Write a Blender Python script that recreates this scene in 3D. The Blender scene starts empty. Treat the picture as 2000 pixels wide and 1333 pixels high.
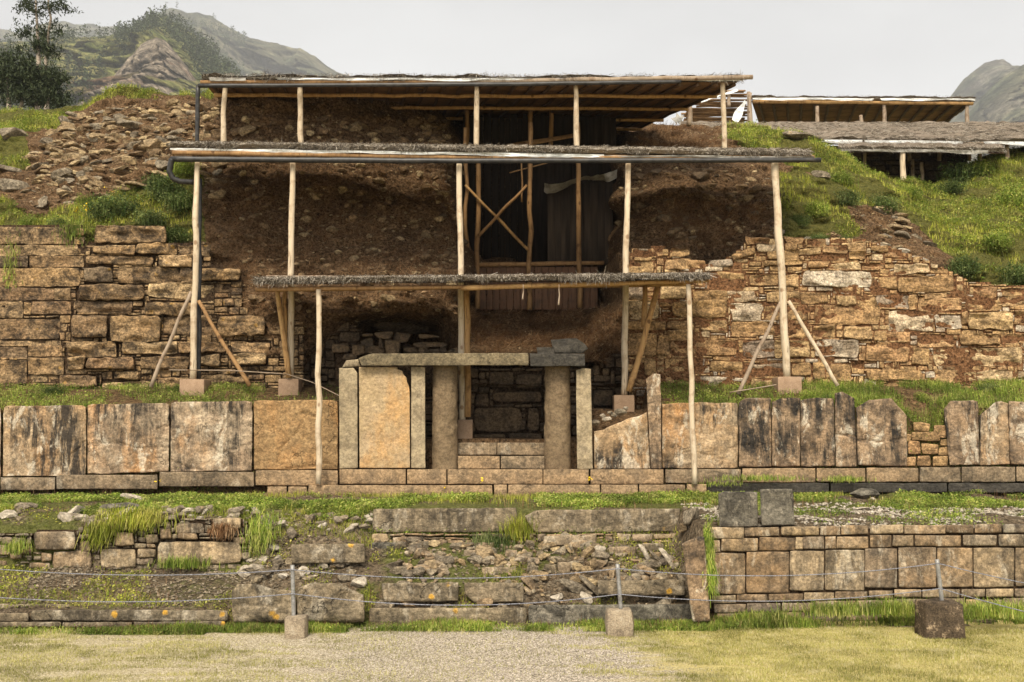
import bpy, math, random
import numpy as np
from mathutils import Vector, Matrix

# ------------------------------------------------------------------ scene, camera, light
S = bpy.context.scene
C = S.collection
EYE = np.array([0.0, 0.0, 3.05])
TILT = math.radians(4.97)
FOC = 2000.0                                  # focal length in photo pixels (36 mm lens on a 36 mm sensor)
cd = bpy.data.cameras.new("camera"); cd.sensor_width = 36; cd.lens = 36
cd.clip_start = 0.1; cd.clip_end = 20000
cam = bpy.data.objects.new("camera", cd); C.objects.link(cam)
cam.location = EYE; cam.rotation_euler = (math.pi/2 + TILT, 0, 0)
S.camera = cam
S.render.resolution_x, S.render.resolution_y = 1024, 682

SUN_EL, SUN_AZ = math.radians(48), math.radians(190)    # azimuth clockwise from +Y: behind the camera
w = bpy.data.worlds.new("World"); S.world = w; w.use_nodes = True
wn = w.node_tree; bgn = wn.nodes["Background"]
sky = wn.nodes.new("ShaderNodeTexSky"); sky.sky_type = 'NISHITA'; sky.sun_disc = False
sky.sun_elevation = SUN_EL; sky.sun_rotation = SUN_AZ
sky.altitude = 3000; sky.air_density = 1.0; sky.dust_density = 7.0; sky.ozone_density = 0.6
hs = wn.nodes.new("ShaderNodeHueSaturation"); hs.inputs['Saturation'].default_value = 0.05
wn.links.new(sky.outputs[0], hs.inputs['Color']); 
tc = wn.nodes.new("ShaderNodeTexCoord"); mp = wn.nodes.new("ShaderNodeMapping"); mp.inputs['Scale'].default_value = (2.2, 2.2, 5.0)
cn = wn.nodes.new("ShaderNodeTexNoise"); cn.inputs['Scale'].default_value = 1.6; cn.inputs['Detail'].default_value = 6; cn.inputs['Roughness'].default_value = 0.55
cr = wn.nodes.new("ShaderNodeValToRGB"); cr.color_ramp.elements[0].position = 0.3; cr.color_ramp.elements[0].color = (0.86, 0.86, 0.865, 1); cr.color_ramp.elements[1].position = 0.7; cr.color_ramp.elements[1].color = (1.07, 1.07, 1.06, 1)
mu = wn.nodes.new("ShaderNodeMix"); mu.data_type = 'RGBA'; mu.blend_type = 'MULTIPLY'; mu.inputs[0].default_value = 1.0
wn.links.new(tc.outputs['Generated'], mp.inputs[0]); wn.links.new(mp.outputs[0], cn.inputs['Vector']); wn.links.new(cn.outputs['Fac'], cr.inputs[0])
wn.links.new(hs.outputs[0], mu.inputs[6]); wn.links.new(cr.outputs[0], mu.inputs[7]); wn.links.new(mu.outputs[2], bgn.inputs[0])
bgn.inputs[1].default_value = 0.085
sl = bpy.data.lights.new("sun", 'SUN'); sl.energy = 2.0; sl.angle = math.radians(22); sl.color = (1.0, 0.89, 0.72)
so = bpy.data.objects.new("sun", sl); C.objects.link(so)
sdir = Vector((math.sin(SUN_AZ)*math.cos(SUN_EL), math.cos(SUN_AZ)*math.cos(SUN_EL), math.sin(SUN_EL)))
so.rotation_euler = sdir.to_track_quat('Z', 'Y').to_euler(); so.location = (0, -10, 40)
S.view_settings.view_transform = 'Standard'; S.view_settings.look = 'None'
S.view_settings.exposure = 1.86; S.view_settings.gamma = 1.0
S.cycles.max_bounces = 6; S.cycles.diffuse_bounces = 3; S.cycles.volume_bounces = 0
try: S.cycles.use_denoising = True
except Exception: pass

RNG = np.random.default_rng(7); random.seed(7)

# ------------------------------------------------------------------ helpers: photo rays to world points
def ray(px, py):
    px = np.asarray(px, float); py = np.asarray(py, float)
    x = (px-1000)/FOC; y = (666.5-py)/FOC
    return np.stack([x, math.cos(TILT)-y*math.sin(TILT), math.sin(TILT)+y*math.cos(TILT)], -1)
def P(px, py, D):
    d = ray(px, py); t = np.asarray(D, float)/d[..., 1]
    return EYE + d*t[..., None]
def plane(D0, k=0.0, m=0.0, z0=4.0):
    "map of a battered wall y = D0 + k*(z-z0) + m*x; off moves towards the viewer"
    def f(px, py, off=0.0):
        d = ray(px, py)
        t = (D0 - np.asarray(off, float) + k*(EYE[2]-z0)) / (d[..., 1] - k*d[..., 2] - m*d[..., 0])
        return EYE + d*t[..., None]
    return f
def X(px, D): return (px-1000)/FOC*D
def hash3(ix, iy, iz, seed):
    h = (ix*374761393 + iy*668265263 + iz*2147483647 + seed*974634777) & 0xFFFFFFFF
    h = ((h ^ (h >> 13))*1274126177) & 0xFFFFFFFF
    h = ((h ^ (h >> 16))*2246822519) & 0xFFFFFFFF
    return ((h ^ (h >> 15)) & 0xFFFFFF)/float(0xFFFFFF)
def vnoise(p, scale=1.0, seed=0):
    p = np.asarray(p, float)*scale + 1000.0
    i = np.floor(p).astype(np.int64); f = p-i; f = f*f*(3-2*f)
    r = 0
    for dx in (0, 1):
        for dy in (0, 1):
            for dz in (0, 1):
                wgt = (f[..., 0] if dx else 1-f[..., 0])*(f[..., 1] if dy else 1-f[..., 1])*(f[..., 2] if dz else 1-f[..., 2])
                r = r + wgt*hash3(i[..., 0]+dx, i[..., 1]+dy, i[..., 2]+dz, seed)
    return r*2-1
def fbm(p, scale=1.0, octs=4, seed=0, gain=0.5):
    r = 0; a = 1.0
    for o in range(octs):
        r = r + a*vnoise(p, scale*2.03**o, seed+o*17); a *= gain
    return r

# ------------------------------------------------------------------ helpers: mesh building
class MB:
    def __init__(s): s.V = []; s.F = []; s.n = 0; s.A = []
    def add(s, V, F, attr=None):
        V = np.asarray(V, float).reshape(-1, 3)
        Fs = F if isinstance(F, list) and len(F) and isinstance(F[0], np.ndarray) and F[0].ndim == 2 else None
        if Fs is None:
            by = {}
            for f in F: by.setdefault(len(f), []).append(f)
            Fs = [np.array(v, int) for v in by.values()]
        for f in Fs: s.F.append(f+s.n)
        s.V.append(V); s.n += len(V)
        s.A.append(np.zeros(len(V)) if attr is None else np.asarray(attr, float))
    def arrays(s): return np.concatenate(s.V), s.F
    def mesh(s, name, origin=(0, 0, 0), smooth=True):
        me = bpy.data.meshes.new(name)
        V = np.concatenate(s.V) - np.asarray(origin, float)
        me.vertices.add(len(V)); me.vertices.foreach_set("co", V.astype(np.float32).ravel())
        tot = np.concatenate([np.full(len(f), f.shape[1], np.int32) for f in s.F])
        li = np.concatenate([f.ravel() for f in s.F]).astype(np.int32)
        me.loops.add(len(li)); me.loops.foreach_set("vertex_index", li)
        me.polygons.add(len(tot))
        st = np.concatenate([[0], np.cumsum(tot)[:-1]]).astype(np.int32)
        me.polygons.foreach_set("loop_start", st); me.polygons.foreach_set("loop_total", tot)
        me.polygons.foreach_set("use_smooth", np.full(len(tot), smooth))
        a = np.concatenate(s.A)
        if a.any():
            at = me.attributes.new("mask", 'FLOAT', 'POINT'); at.data.foreach_set("value", a.astype(np.float32))
        me.update(calc_edges=True); me.validate(verbose=False)
        return me

def base_of(V): 
    lo = V.min(0); hi = V.max(0)
    return np.array([(lo[0]+hi[0])/2, (lo[1]+hi[1])/2, lo[2]])
def single(name, mb, mat, label=None, cat=None, group=None, kind=None, smooth=True, origin=None):
    V = np.concatenate(mb.V)
    o0 = base_of(V) if origin is None else np.asarray(origin, float)
    if kind in ('structure', 'stuff'): o0 = np.zeros(3)
    me = mb.mesh(name, o0, smooth); me.materials.append(mat)
    o = bpy.data.objects.new(name, me); C.objects.link(o); o.location = o0
    if label: o['label'] = label
    if cat: o['category'] = cat
    if group: o['group'] = group
    if kind: o['kind'] = kind
    return o
def thing(name, label, cat, loc, group=None):
    o = bpy.data.objects.new(name, None); C.objects.link(o); o.location = loc
    o.empty_display_size = 0.2
    o['label'] = label; o['category'] = cat
    if group: o['group'] = group
    return o
def world_loc(o):
    l = np.array(o.location, float)
    return l if o.parent is None else l + world_loc(o.parent)
def part(name, mb, mat, parent, label=None, smooth=True, kind=None):
    me = mb.mesh(name, world_loc(parent), smooth); me.materials.append(mat)
    o = bpy.data.objects.new(name, me); C.objects.link(o); o.parent = parent
    if label: o['label'] = label
    if kind: o['kind'] = kind
    return o
def copy_thing(src, loc, rot=(0, 0, 0), sc=(1, 1, 1), label=None, group=None):
    o = src.copy(); C.objects.link(o); o.location = loc; o.rotation_euler = rot; o.scale = sc
    if label: o['label'] = label
    if group: o['group'] = group
    for ch in src.children:
        c = ch.copy(); C.objects.link(c); c.parent = o
    return o

def grid_faces(n, m):
    i = np.arange(n-1)[:, None]*m + np.arange(m-1)[None, :]
    i = i.ravel()
    return np.stack([i, i+m, i+m+1, i+1], -1)
def stone(mb, f, corners, prot=0.05, depth=0.25, rnd=0.06, rough=0.02, edge=3.0, res=7.0, seed=0, top=None, wob=1.2, rscale=3.0, step=0.0, cracks=None, flat=0.55, bot=None, left=None, right=None):
    "a block: pixel quad (tl, tr, br, bl) on the wall map f, bulging towards the viewer, running back by depth"
    tl, tr, br, bl = [np.array(c, float) for c in corners]
    wpx = max(4.0, np.linalg.norm(tr-tl)); hpx = max(3.0, np.linalg.norm(bl-tl))
    n = int(np.clip(wpx/res, 3, 90)); m = int(np.clip(hpx/res, 3, 64))
    eu = min(0.5, 2*edge/wpx); ev = min(0.5, 2*edge/hpx)
    def nodes(k, e):
        inner = np.linspace(-1+e, 1-e, k)
        return np.concatenate([[-1, -1, -1+e*0.35], inner, [1-e*0.35, 1, 1]])
    u = nodes(n, eu); v = nodes(m, ev)
    U, Vv = np.meshgrid(u, v, indexing='ij')
    back = np.zeros_like(U, bool); back[0, :] = back[-1, :] = True; back[:, 0] = back[:, -1] = True
    u2 = U*(1-rnd*Vv**4); v2 = Vv*(1-rnd*U**4)
    s = ((u2+1)/2)[..., None]; t = ((v2+1)/2)[..., None]
    q = (tl*(1-s)+tr*s)*(1-t) + (bl*(1-s)+br*s)*t
    if top is not None:
        dy = np.interp(u2, [a for a, b in top], [b for a, b in top])
        q[..., 1] += dy*(1-(v2+1)/2)
    if bot is not None:
        dy = np.interp(u2, [a for a, b in bot], [b for a, b in bot])
        q[..., 1] += dy*((v2+1)/2)
    if right is not None:
        q[..., 0] += np.interp(v2, [a for a, b in right], [b for a, b in right])*((u2+1)/2)
    if left is not None:
        q[..., 0] += np.interp(v2, [a for a, b in left], [b for a, b in left])*(1-(u2+1)/2)
    p3 = np.concatenate([q/14.0, np.full(q.shape[:2]+(1,), seed*3.7)], -1)
    q[..., 0] += wob*vnoise(p3, 1.0, 3); q[..., 1] += wob*vnoise(p3, 1.0, 5)
    du = (1-np.abs(U))*wpx/2; dv = (1-np.abs(Vv))*hpx/2
    d = np.clip(np.minimum(du, dv)/edge, 0, 1)
    prof = np.sqrt(np.clip(1-(1-d)**2, 0, 1))
    off = prot*(flat+(1-flat)*prof)
    W0 = f(q[..., 0], q[..., 1], off)
    off = off + rough*fbm(W0*np.array([1, 1, 1.6]), rscale, 4, seed % 91)*prof
    if cracks:
        for pl in cracks:
            pl = np.asarray(pl, float); t_ = np.linspace(0, len(pl)-1, 60); i_ = np.minimum(t_.astype(int), len(pl)-2); fr_ = (t_-i_)[:, None]
            pp_ = pl[i_]*(1-fr_)+pl[i_+1]*fr_; pp_ = pp_+1.6*np.stack([vnoise(np.stack([t_*4, t_*0+seed, t_*0], -1), 1, 2), vnoise(np.stack([t_*4, t_*0+seed, t_*0], -1), 1, 6)], -1)
            dd = np.sqrt(((q[:, :, None, :]-pp_[None, None])**2).sum(-1)).min(2); off = off - 0.05*np.exp(-(dd/1.5)**2)
    if step:
        sv = fbm(W0*np.array([0.55, 1, 2.6])+seed*1.3, 2.3, 4, seed % 53+7)*2.6; fl = np.floor(sv); fr = sv-fl; off = off + step*(fl+np.clip((fr-0.75)*4, 0, 1)-0.5)*prof
    off = np.where(back, -depth, off)
    Wp = f(q[..., 0], q[..., 1], off)
    mb.add(Wp.reshape(-1, 3), [grid_faces(len(u), len(v))])
def rect(r, j=0.0):
    x0, y0, x1, y1 = r
    J = RNG.uniform(-j, j, (4, 2)) if j else np.zeros((4, 2))
    return [np.array((x0, y0))+J[0], np.array((x1, y0))+J[1], np.array((x1, y1))+J[2], np.array((x0, y1))+J[3]]
def fill_small(region, big, inside, cell=6, wr=(2, 8), hr=(2, 4), skip=0.04):
    x0, y0, x1, y1 = region
    nx = int((x1-x0)/cell); ny = int((y1-y0)/cell)
    occ = np.zeros((ny, nx), bool)
    for j in range(ny):
        for i in range(nx):
            if not inside(x0+(i+.5)*cell, y0+(j+.5)*cell): occ[j, i] = True
    for (a, b, c, d) in big:
        i0 = max(0, int((a-x0)/cell+.3)); i1 = int((c-x0)/cell+.7); j0 = max(0, int((b-y0)/cell+.3)); j1 = int((d-y0)/cell+.7)
        if i1 > 0 and j1 > 0: occ[j0:j1, i0:i1] = True
    out = []
    for j in range(ny):
        i = 0
        while i < nx:
            if occ[j, i]: i += 1; continue
            if RNG.random() < skip: occ[j, i] = True; i += 1; continue
            w = RNG.integers(*wr, endpoint=True); k = 1
            while k < w and i+k < nx and not occ[j, i+k]: k += 1
            h = RNG.integers(*hr, endpoint=True); r = 1
            while r < h and j+r < ny and not occ[j+r, i:i+k].any(): r += 1
            occ[j:j+r, i:i+k] = True
            out.append((x0+i*cell+1, y0+j*cell+1, x0+(i+k)*cell-1, y0+(j+r)*cell-1))
            i += k
    return out
def box(mb, c, s, rz=0.0, rough=0.0, bev=0.012, seed=0):
    "a rough box centred at c (base centre z) with size s, slightly rounded edges"
    hx, hy, hz = s[0]/2, s[1]/2, s[2]
    def nd(L):
        k = max(2, int(L/0.12)); e = min(bev, L*0.2)
        return np.concatenate([[-L/2], np.linspace(-L/2+e, L/2-e, k), [L/2]]), e
    ux, ex = nd(s[0]); uy, ey = nd(s[1]); uz, ez = nd(s[2])
    def face(a, b, fix, axes):
        A, B = np.meshgrid(a, b, indexing='ij')
        V = np.zeros(A.shape+(3,)); V[..., axes[0]] = A; V[..., axes[1]] = B; V[..., axes[2]] = fix
        return V
    h = np.array([hx, hy, hz/2])
    for ax in (0, 1, 2):
        for sg in (-1, 1):
            o = [i for i in (0, 1, 2) if i != ax]; arr = {0: ux, 1: uy, 2: uz}
            V = face(arr[o[0]], arr[o[1]], sg*h[ax], (o[0], o[1], ax))
            # pull edges in
            q = np.abs(V) - (h-bev); q = np.clip(q, 0, None); L = np.linalg.norm(q, axis=-1, keepdims=True)
            q2 = np.where(L > bev, q*bev/np.maximum(L, 1e-9), q)
            V = np.sign(V)*(np.minimum(np.abs(V), h-bev)+q2)
            if rough: V = V + (V/np.maximum(np.linalg.norm(V, axis=-1, keepdims=True), 1e-6))*(rough*fbm(V+seed*7.3, 4.0, 3, 1))[..., None]
            F = grid_faces(len(arr[o[0]]), len(arr[o[1]]))
            if (sg > 0) == (ax == 1): F = F[:, ::-1]
            V = V.reshape(-1, 3); cr, sr = math.cos(rz), math.sin(rz)
            V = np.stack([V[:, 0]*cr-V[:, 1]*sr, V[:, 0]*sr+V[:, 1]*cr, V[:, 2]+hz/2], -1) + np.asarray(c, float)
            mb.add(V, [F])
def tube(mb, pts, rad, seg=9, crook=0.0, sub=0, seed=0, cap=True):
    pts = np.asarray(pts, float)
    if sub:
        t = np.linspace(0, len(pts)-1, sub+1); i = np.minimum(t.astype(int), len(pts)-2); fr = (t-i)[:, None]
        pts = pts[i]*(1-fr)+pts[i+1]*fr
    k = len(pts)
    rad = np.interp(np.linspace(0, 1, k), np.linspace(0, 1, len(np.atleast_1d(rad))), np.atleast_1d(rad))
    if crook:
        pp = np.stack([np.arange(k)*0.45, np.full(k, seed*1.7), np.zeros(k)], -1)
        env = np.sin(np.linspace(0, math.pi, k))**0.5
        pts = pts + np.stack([vnoise(pp, 1, 1), vnoise(pp, 1, 2), vnoise(pp, 1, 3)*0.3], -1)*crook*env[:, None]
        rad = rad*(1+0.10*vnoise(pp, 2.1, 4))
    tg = np.gradient(pts, axis=0); tg /= np.linalg.norm(tg, axis=1, keepdims=True)+1e-9
    ref = np.array([0, 1, 0]) if abs(tg[0][1]) < 0.9 else np.array([1, 0, 0])
    a = np.cross(tg, ref); a /= np.linalg.norm(a, axis=1, keepdims=True)+1e-9
    b = np.cross(tg, a)
    th = np.linspace(0, 2*math.pi, seg, endpoint=False)
    V = pts[:, None, :] + rad[:, None, None]*(np.cos(th)[None, :, None]*a[:, None, :] + np.sin(th)[None, :, None]*b[:, None, :])
    i = np.arange(k-1)[:, None]*seg; j = np.arange(seg)[None, :]; j2 = (j+1) % seg
    F = np.stack([i+j, i+j2, i+seg+j2, i+seg+j], -1).reshape(-1, 4)
    V = V.reshape(-1, 3)
    if cap:
        V = np.concatenate([V, pts[[0]], pts[[-1]]])
        c0 = k*seg; c1 = c0+1; jj = np.arange(seg); j3 = (jj+1) % seg
        T = np.concatenate([np.stack([np.full(seg, c0), j3, jj], -1), np.stack([np.full(seg, c1), (k-1)*seg+jj, (k-1)*seg+j3], -1)])
        mb.add(V, [F, T])
    else: mb.add(V, [F])
def blades(mb, pts, h, wd, lean=0.5, updir=(0, 0, 1), attr=None):
    "tapering grass blades rooted at pts"
    n = len(pts); pts = np.asarray(pts, float); h = np.broadcast_to(h, n)[:, None]; wd = np.broadcast_to(wd, n)[:, None]
    a = RNG.uniform(0, 2*math.pi, n); b = a + RNG.uniform(1.1, 2.0, n)
    side = np.stack([np.cos(a), np.sin(a), 0*a], -1); ln = np.stack([np.cos(b), np.sin(b), 0*b], -1)
    l = (RNG.uniform(0.1, 1, n)*lean)[:, None]; up = np.asarray(updir, float)
    if up.ndim == 1: up = up[None, :]
    mid = pts + h*0.55*(up+ln*l*0.5); tip = pts + h*(up*(1-0.3*l) + ln*l)
    V = np.stack([pts-side*wd/2, pts+side*wd/2, mid+side*wd*0.35, mid-side*wd*0.35, tip], 1).reshape(-1, 3)
    i = np.arange(n)[:, None]*5
    mb.add(V, [i+np.array([[0, 1, 2, 3]]), i+np.array([[3, 2, 4]])])
def leaves(mb, pts, size, flat=0.3, asp=0.5):
    n = len(pts); pts = np.asarray(pts, float); s = np.broadcast_to(size, n)[:, None]
    a = RNG.uniform(0, 2*math.pi, n); el = RNG.normal(0, flat, n)
    d = np.stack([np.cos(a)*np.cos(el), np.sin(a)*np.cos(el), np.sin(el)], -1)
    rv = RNG.normal(0, 1, (n, 3)); rv[:, 2] *= 0.5
    sd = np.cross(d, np.array([0, 0, 1.0])+rv*0.5); sd /= np.linalg.norm(sd, axis=1, keepdims=True)+1e-9
    V = np.stack([pts, pts+d*s*0.5+sd*s*asp*0.5, pts+d*s, pts+d*s*0.5-sd*s*asp*0.5], 1).reshape(-1, 3)
    mb.add(V, [np.arange(n)[:, None]*4+np.arange(4)[None, :]])
def straws(mb, pts, dirs, length, wd):
    n = len(pts); pts = np.asarray(pts, float); dirs = np.asarray(dirs, float)
    L = np.broadcast_to(length, n)[:, None]; wd = np.broadcast_to(wd, n)[:, None]
    sd = np.cross(dirs, RNG.normal(0, 1, (n, 3))); sd /= np.linalg.norm(sd, axis=1, keepdims=True)+1e-9
    tip = pts+dirs*L
    V = np.stack([pts-sd*wd/2, pts+sd*wd/2, tip+sd*wd*0.2, tip-sd*wd*0.2], 1).reshape(-1, 3)
    mb.add(V, [np.arange(n)[:, None]*4+np.arange(4)[None, :]])
def surf_sample(V, F, n, wfn=None):
    T = np.concatenate([f[:, :3] for f in F] + [f[:, [0, 2, 3]] for f in F if f.shape[1] == 4])
    a, b, c = V[T[:, 0]], V[T[:, 1]], V[T[:, 2]]
    nr = np.cross(b-a, c-a); ar = np.linalg.norm(nr, axis=1)
    wt = ar.copy()
    if wfn is not None: wt = wt*wfn((a+b+c)/3, T)
    wt = np.maximum(wt, 0); wt /= wt.sum()
    k = RNG.choice(len(T), n, p=wt)
    r1 = np.sqrt(RNG.random(n))[:, None]; r2 = RNG.random(n)[:, None]
    p = a[k]*(1-r1)+b[k]*r1*(1-r2)+c[k]*r1*r2
    return p, nr[k]/(ar[k][:, None]+1e-9), T[k]
def rock_mesh(seed, cuts=9, flat=(1, 1, 1), sub=3):
    import bmesh
    bm = bmesh.new(); bmesh.ops.create_icosphere(bm, subdivisions=sub, radius=1.0)
    V = np.array([v.co[:] for v in bm.verts]); F = np.array([[v.index for v in f.verts] for f in bm.faces]); bm.free()
    r = np.random.default_rng(seed)
    for _ in range(cuts):
        nrm = r.normal(0, 1, 3); nrm /= np.linalg.norm(nrm); dd = r.uniform(0.45, 0.85)
        q = V@nrm-dd; V = V - np.clip(q, 0, None)[:, None]*nrm[None, :]
    V = V*(1+0.06*fbm(V+seed*5, 1.7, 4, seed)[:, None])
    V = V + 0.035*fbm(V*np.array([1, 1, 3])+seed, 4, 2, seed+3)[:, None]*V
    V = V*np.array(flat)
    V -= np.array([0, 0, 0.0])
    return V, F

# ------------------------------------------------------------------ helpers: materials
class N:
    def __init__(s, name, rough=0.9, spec=0.2):
        s.m = bpy.data.materials.new(name); s.m.use_nodes = True; s.t = s.m.node_tree
        s.b = s.t.nodes["Principled BSDF"]; s.b.inputs["Roughness"].default_value = rough
        s.b.inputs["Specular IOR Level"].default_value = spec
        g = s.t.nodes.new("ShaderNodeNewGeometry"); s.pos = g.outputs["Position"]; s.isl = g.outputs["Random Per Island"]; s.nrm = g.outputs["Normal"]
    def new(s, typ): return s.t.nodes.new(typ)
    def put(s, sock, val):
        if isinstance(val, bpy.types.NodeSocket): s.t.links.new(val, sock)
        else:
            if isinstance(val, (tuple, list)) and len(val) == 3 and sock.type == 'RGBA': val = (*val, 1)
            sock.default_value = val
    def math(s, op, a, b=0.0, clamp=False):
        n = s.new("ShaderNodeMath"); n.operation = op; n.use_clamp = clamp; s.put(n.inputs[0], a); s.put(n.inputs[1], b); return n.outputs[0]
    def vec(s, scale=(1, 1, 1), isl=0.0, v=None):
        n = s.new("ShaderNodeMapping"); s.put(n.inputs["Vector"], v or s.pos); n.inputs["Scale"].default_value = scale
        if isl:
            c = s.new("ShaderNodeCombineXYZ"); k = s.math('MULTIPLY', s.isl, isl)
            s.put(c.inputs[0], k); s.put(c.inputs[1], s.math('MULTIPLY', k, 0.37)); s.put(c.inputs[2], s.math('MULTIPLY', k, 1.9))
            s.put(n.inputs["Location"], c.outputs[0])
        return n.outputs[0]
    def noise(s, scale, detail=5, rough=0.6, v=None, dist=0.0, out="Fac"):
        n = s.new("ShaderNodeTexNoise"); s.put(n.inputs["Vector"], v or s.pos)
        n.inputs["Scale"].default_value = scale; n.inputs["Detail"].default_value = detail; n.inputs["Roughness"].default_value = rough
        n.inputs["Distortion"].default_value = dist
        return n.outputs[out]
    def voro(s, scale, v=None, feat='F1', out="Distance"):
        n = s.new("ShaderNodeTexVoronoi"); n.feature = feat; s.put(n.inputs["Vector"], v or s.pos); n.inputs["Scale"].default_value = scale
        return n.outputs[out]
    def ramp(s, fac, stops, interp='LINEAR'):
        n = s.new("ShaderNodeValToRGB"); n.color_ramp.interpolation = interp; s.put(n.inputs[0], fac)
        e = n.color_ramp.elements
        while len(e) < len(stops): e.new(0.5)
        for i, (p, c) in enumerate(stops):
            e[i].position = p; e[i].color = (*c, 1) if isinstance(c, (tuple, list)) else (c, c, c, 1)
        return n.outputs[0]
    def mix(s, fac, a, b, mode='MIX'):
        n = s.new("ShaderNodeMix"); n.data_type = 'RGBA'; n.blend_type = mode
        s.put(n.inputs[0], fac); s.put(n.inputs[6], a); s.put(n.inputs[7], b); return n.outputs[2]
    def attr(s, name):
        n = s.new("ShaderNodeAttribute"); n.attribute_name = name; return n.outputs["Fac"]
    def bump(s, h, strength=0.5, dist=0.02, nrm=None):
        n = s.new("ShaderNodeBump"); s.put(n.inputs["Height"], h); n.inputs["Strength"].default_value = strength; n.inputs["Distance"].default_value = dist
        if nrm is not None: s.put(n.inputs["Normal"], nrm)
        return n.outputs[0]
    def done(s, col, normal=None, rough=None):
        s.put(s.b.inputs["Base Color"], col)
        if normal is not None: s.put(s.b.inputs["Normal"], normal)
        if rough is not None: s.put(s.b.inputs["Roughness"], rough)
        return s.m
    def thin(s, col, transl=0.35):
        d = s.new("ShaderNodeBsdfTranslucent"); s.put(d.inputs[0], col)
        mx = s.new("ShaderNodeMixShader"); mx.inputs[0].default_value = transl
        s.t.links.new(s.b.outputs[0], mx.inputs[1]); s.t.links.new(d.outputs[0], mx.inputs[2])
        s.t.links.new(mx.outputs[0], s.t.nodes["Material Output"].inputs[0])
        return s.m

def stone_mat(name, stops, stain=(0.035, 0.03, 0.025), stain_amt=0.5, streak=0.0, light=(0.55, 0.45, 0.3), light_amt=0.25, bump=0.7, strata=0.5, rust=None, lichen=0.0, isl=23.0, bdist=0.03, crack=0.0, grain=0.5):
    k = N(name); stops = [(p_, tuple(x*0.82 for x in c_)) for p_, c_ in stops]; light = tuple(x*0.82 for x in light)
    v = k.vec((1, 1, 1), isl)
    base = k.ramp(k.isl, stops) if len(stops) > 1 else stops[0][1]
    n1 = k.noise(1.7, 8, 0.65, v)
    c = k.mix(k.ramp(n1, [(0.42, 0.0), (0.75, 1.0)]), base, light)
    c = k.mix(light_amt, base, c)
    n2 = k.noise(2.6, 9, 0.72, v, 0.6)
    c = k.mix(k.math('MULTIPLY', k.ramp(n2, [(0.45, 0.0), (0.60, 1.0)]), stain_amt), c, stain)
    if rust:
        n4 = k.noise(1.1, 7, 0.7, k.vec((1, 1, 0.6), isl+5)); c = k.mix(k.math('MULTIPLY', k.ramp(n4, [(0.5, 0.0), (0.68, 1.0)]), 0.7), c, rust)
    if streak:
        n3 = k.noise(1.0, 9, 0.74, k.vec((3.4, 3.4, 0.42), isl), 0.5); n5 = k.noise(0.75, 6, 0.65, v); n9 = k.noise(5.0, 8, 0.75, k.vec((1.6, 1.6, 0.4), isl+3))
        fac = k.math('MULTIPLY', k.ramp(k.math('ADD', k.math('MULTIPLY', n3, 0.7), k.math('MULTIPLY', n9, 0.3)), [(0.45, 0.0), (0.54, 1.0)]), k.ramp(n5, [(0.42, 0.0), (0.56, 1.0)]))
        c = k.mix(k.math('MULTIPLY', fac, streak), c, (0.028, 0.024, 0.02))
        n6 = k.noise(1.3, 9, 0.75, k.vec((2.2, 2.2, 0.9), isl+11), 0.6); c = k.mix(k.math('MULTIPLY', k.ramp(n6, [(0.54, 0.0), (0.60, 1.0)]), 0.75*streak), c, (0.48, 0.42, 0.32))
    if lichen:
        n7 = k.voro(2.3, v); n8 = k.noise(9, 5, 0.7, v)
        f = k.math('MULTIPLY', k.ramp(k.math('ADD', n7, k.math('MULTIPLY', n8, 0.25)), [(0.20, 1.0), (0.26, 0.0)]), lichen)
        c = k.mix(f, c, (0.55, 0.3, 0.03))
    sp = k.noise(19, 5, 0.8, v); c = k.mix(0.85*grain, c, k.ramp(sp, [(0.38, 0.05), (0.5, 0.5), (0.62, 0.97)]), 'OVERLAY')
    sp2 = k.noise(6.5, 8, 0.8, k.vec((1, 1, 1.7), isl)); c = k.mix(0.7*grain, c, k.ramp(sp2, [(0.39, 0.1), (0.5, 0.52), (0.61, 0.92)]), 'OVERLAY')
    if crack:
        dv = k.noise(1.5, 4, 0.6, v, out="Color")
        vm = k.new("ShaderNodeVectorMath"); vm.operation = 'ADD'; k.put(vm.inputs[0], v); k.put(vm.inputs[1], dv)
        e = k.voro(0.9, vm.outputs[0], 'DISTANCE_TO_EDGE'); crk = k.math('MULTIPLY', k.ramp(e, [(0.0, 1.0), (0.008, 0.0)]), k.ramp(k.noise(1.2, 3, 0.5, v), [(0.52, 0.0), (0.56, 1.0)]))
        c = k.mix(k.math('MULTIPLY', crk, crack), c, (0.02, 0.016, 0.012))
    h1 = k.noise(7, 10, 0.72, v, 0.4); h2 = k.noise(3.0, 8, 0.7, k.vec((1, 1, 5), isl)); h3 = k.noise(40, 4, 0.7, v)
    h = k.math('ADD', k.math('ADD', h1, k.math('MULTIPLY', h2, strata)), k.math('MULTIPLY', h3, 0.25))
    if crack: h = k.math('SUBTRACT', h, crk)
    return k.done(c, k.bump(h, min(1.0, bump*1.25), bdist*1.8))

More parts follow.
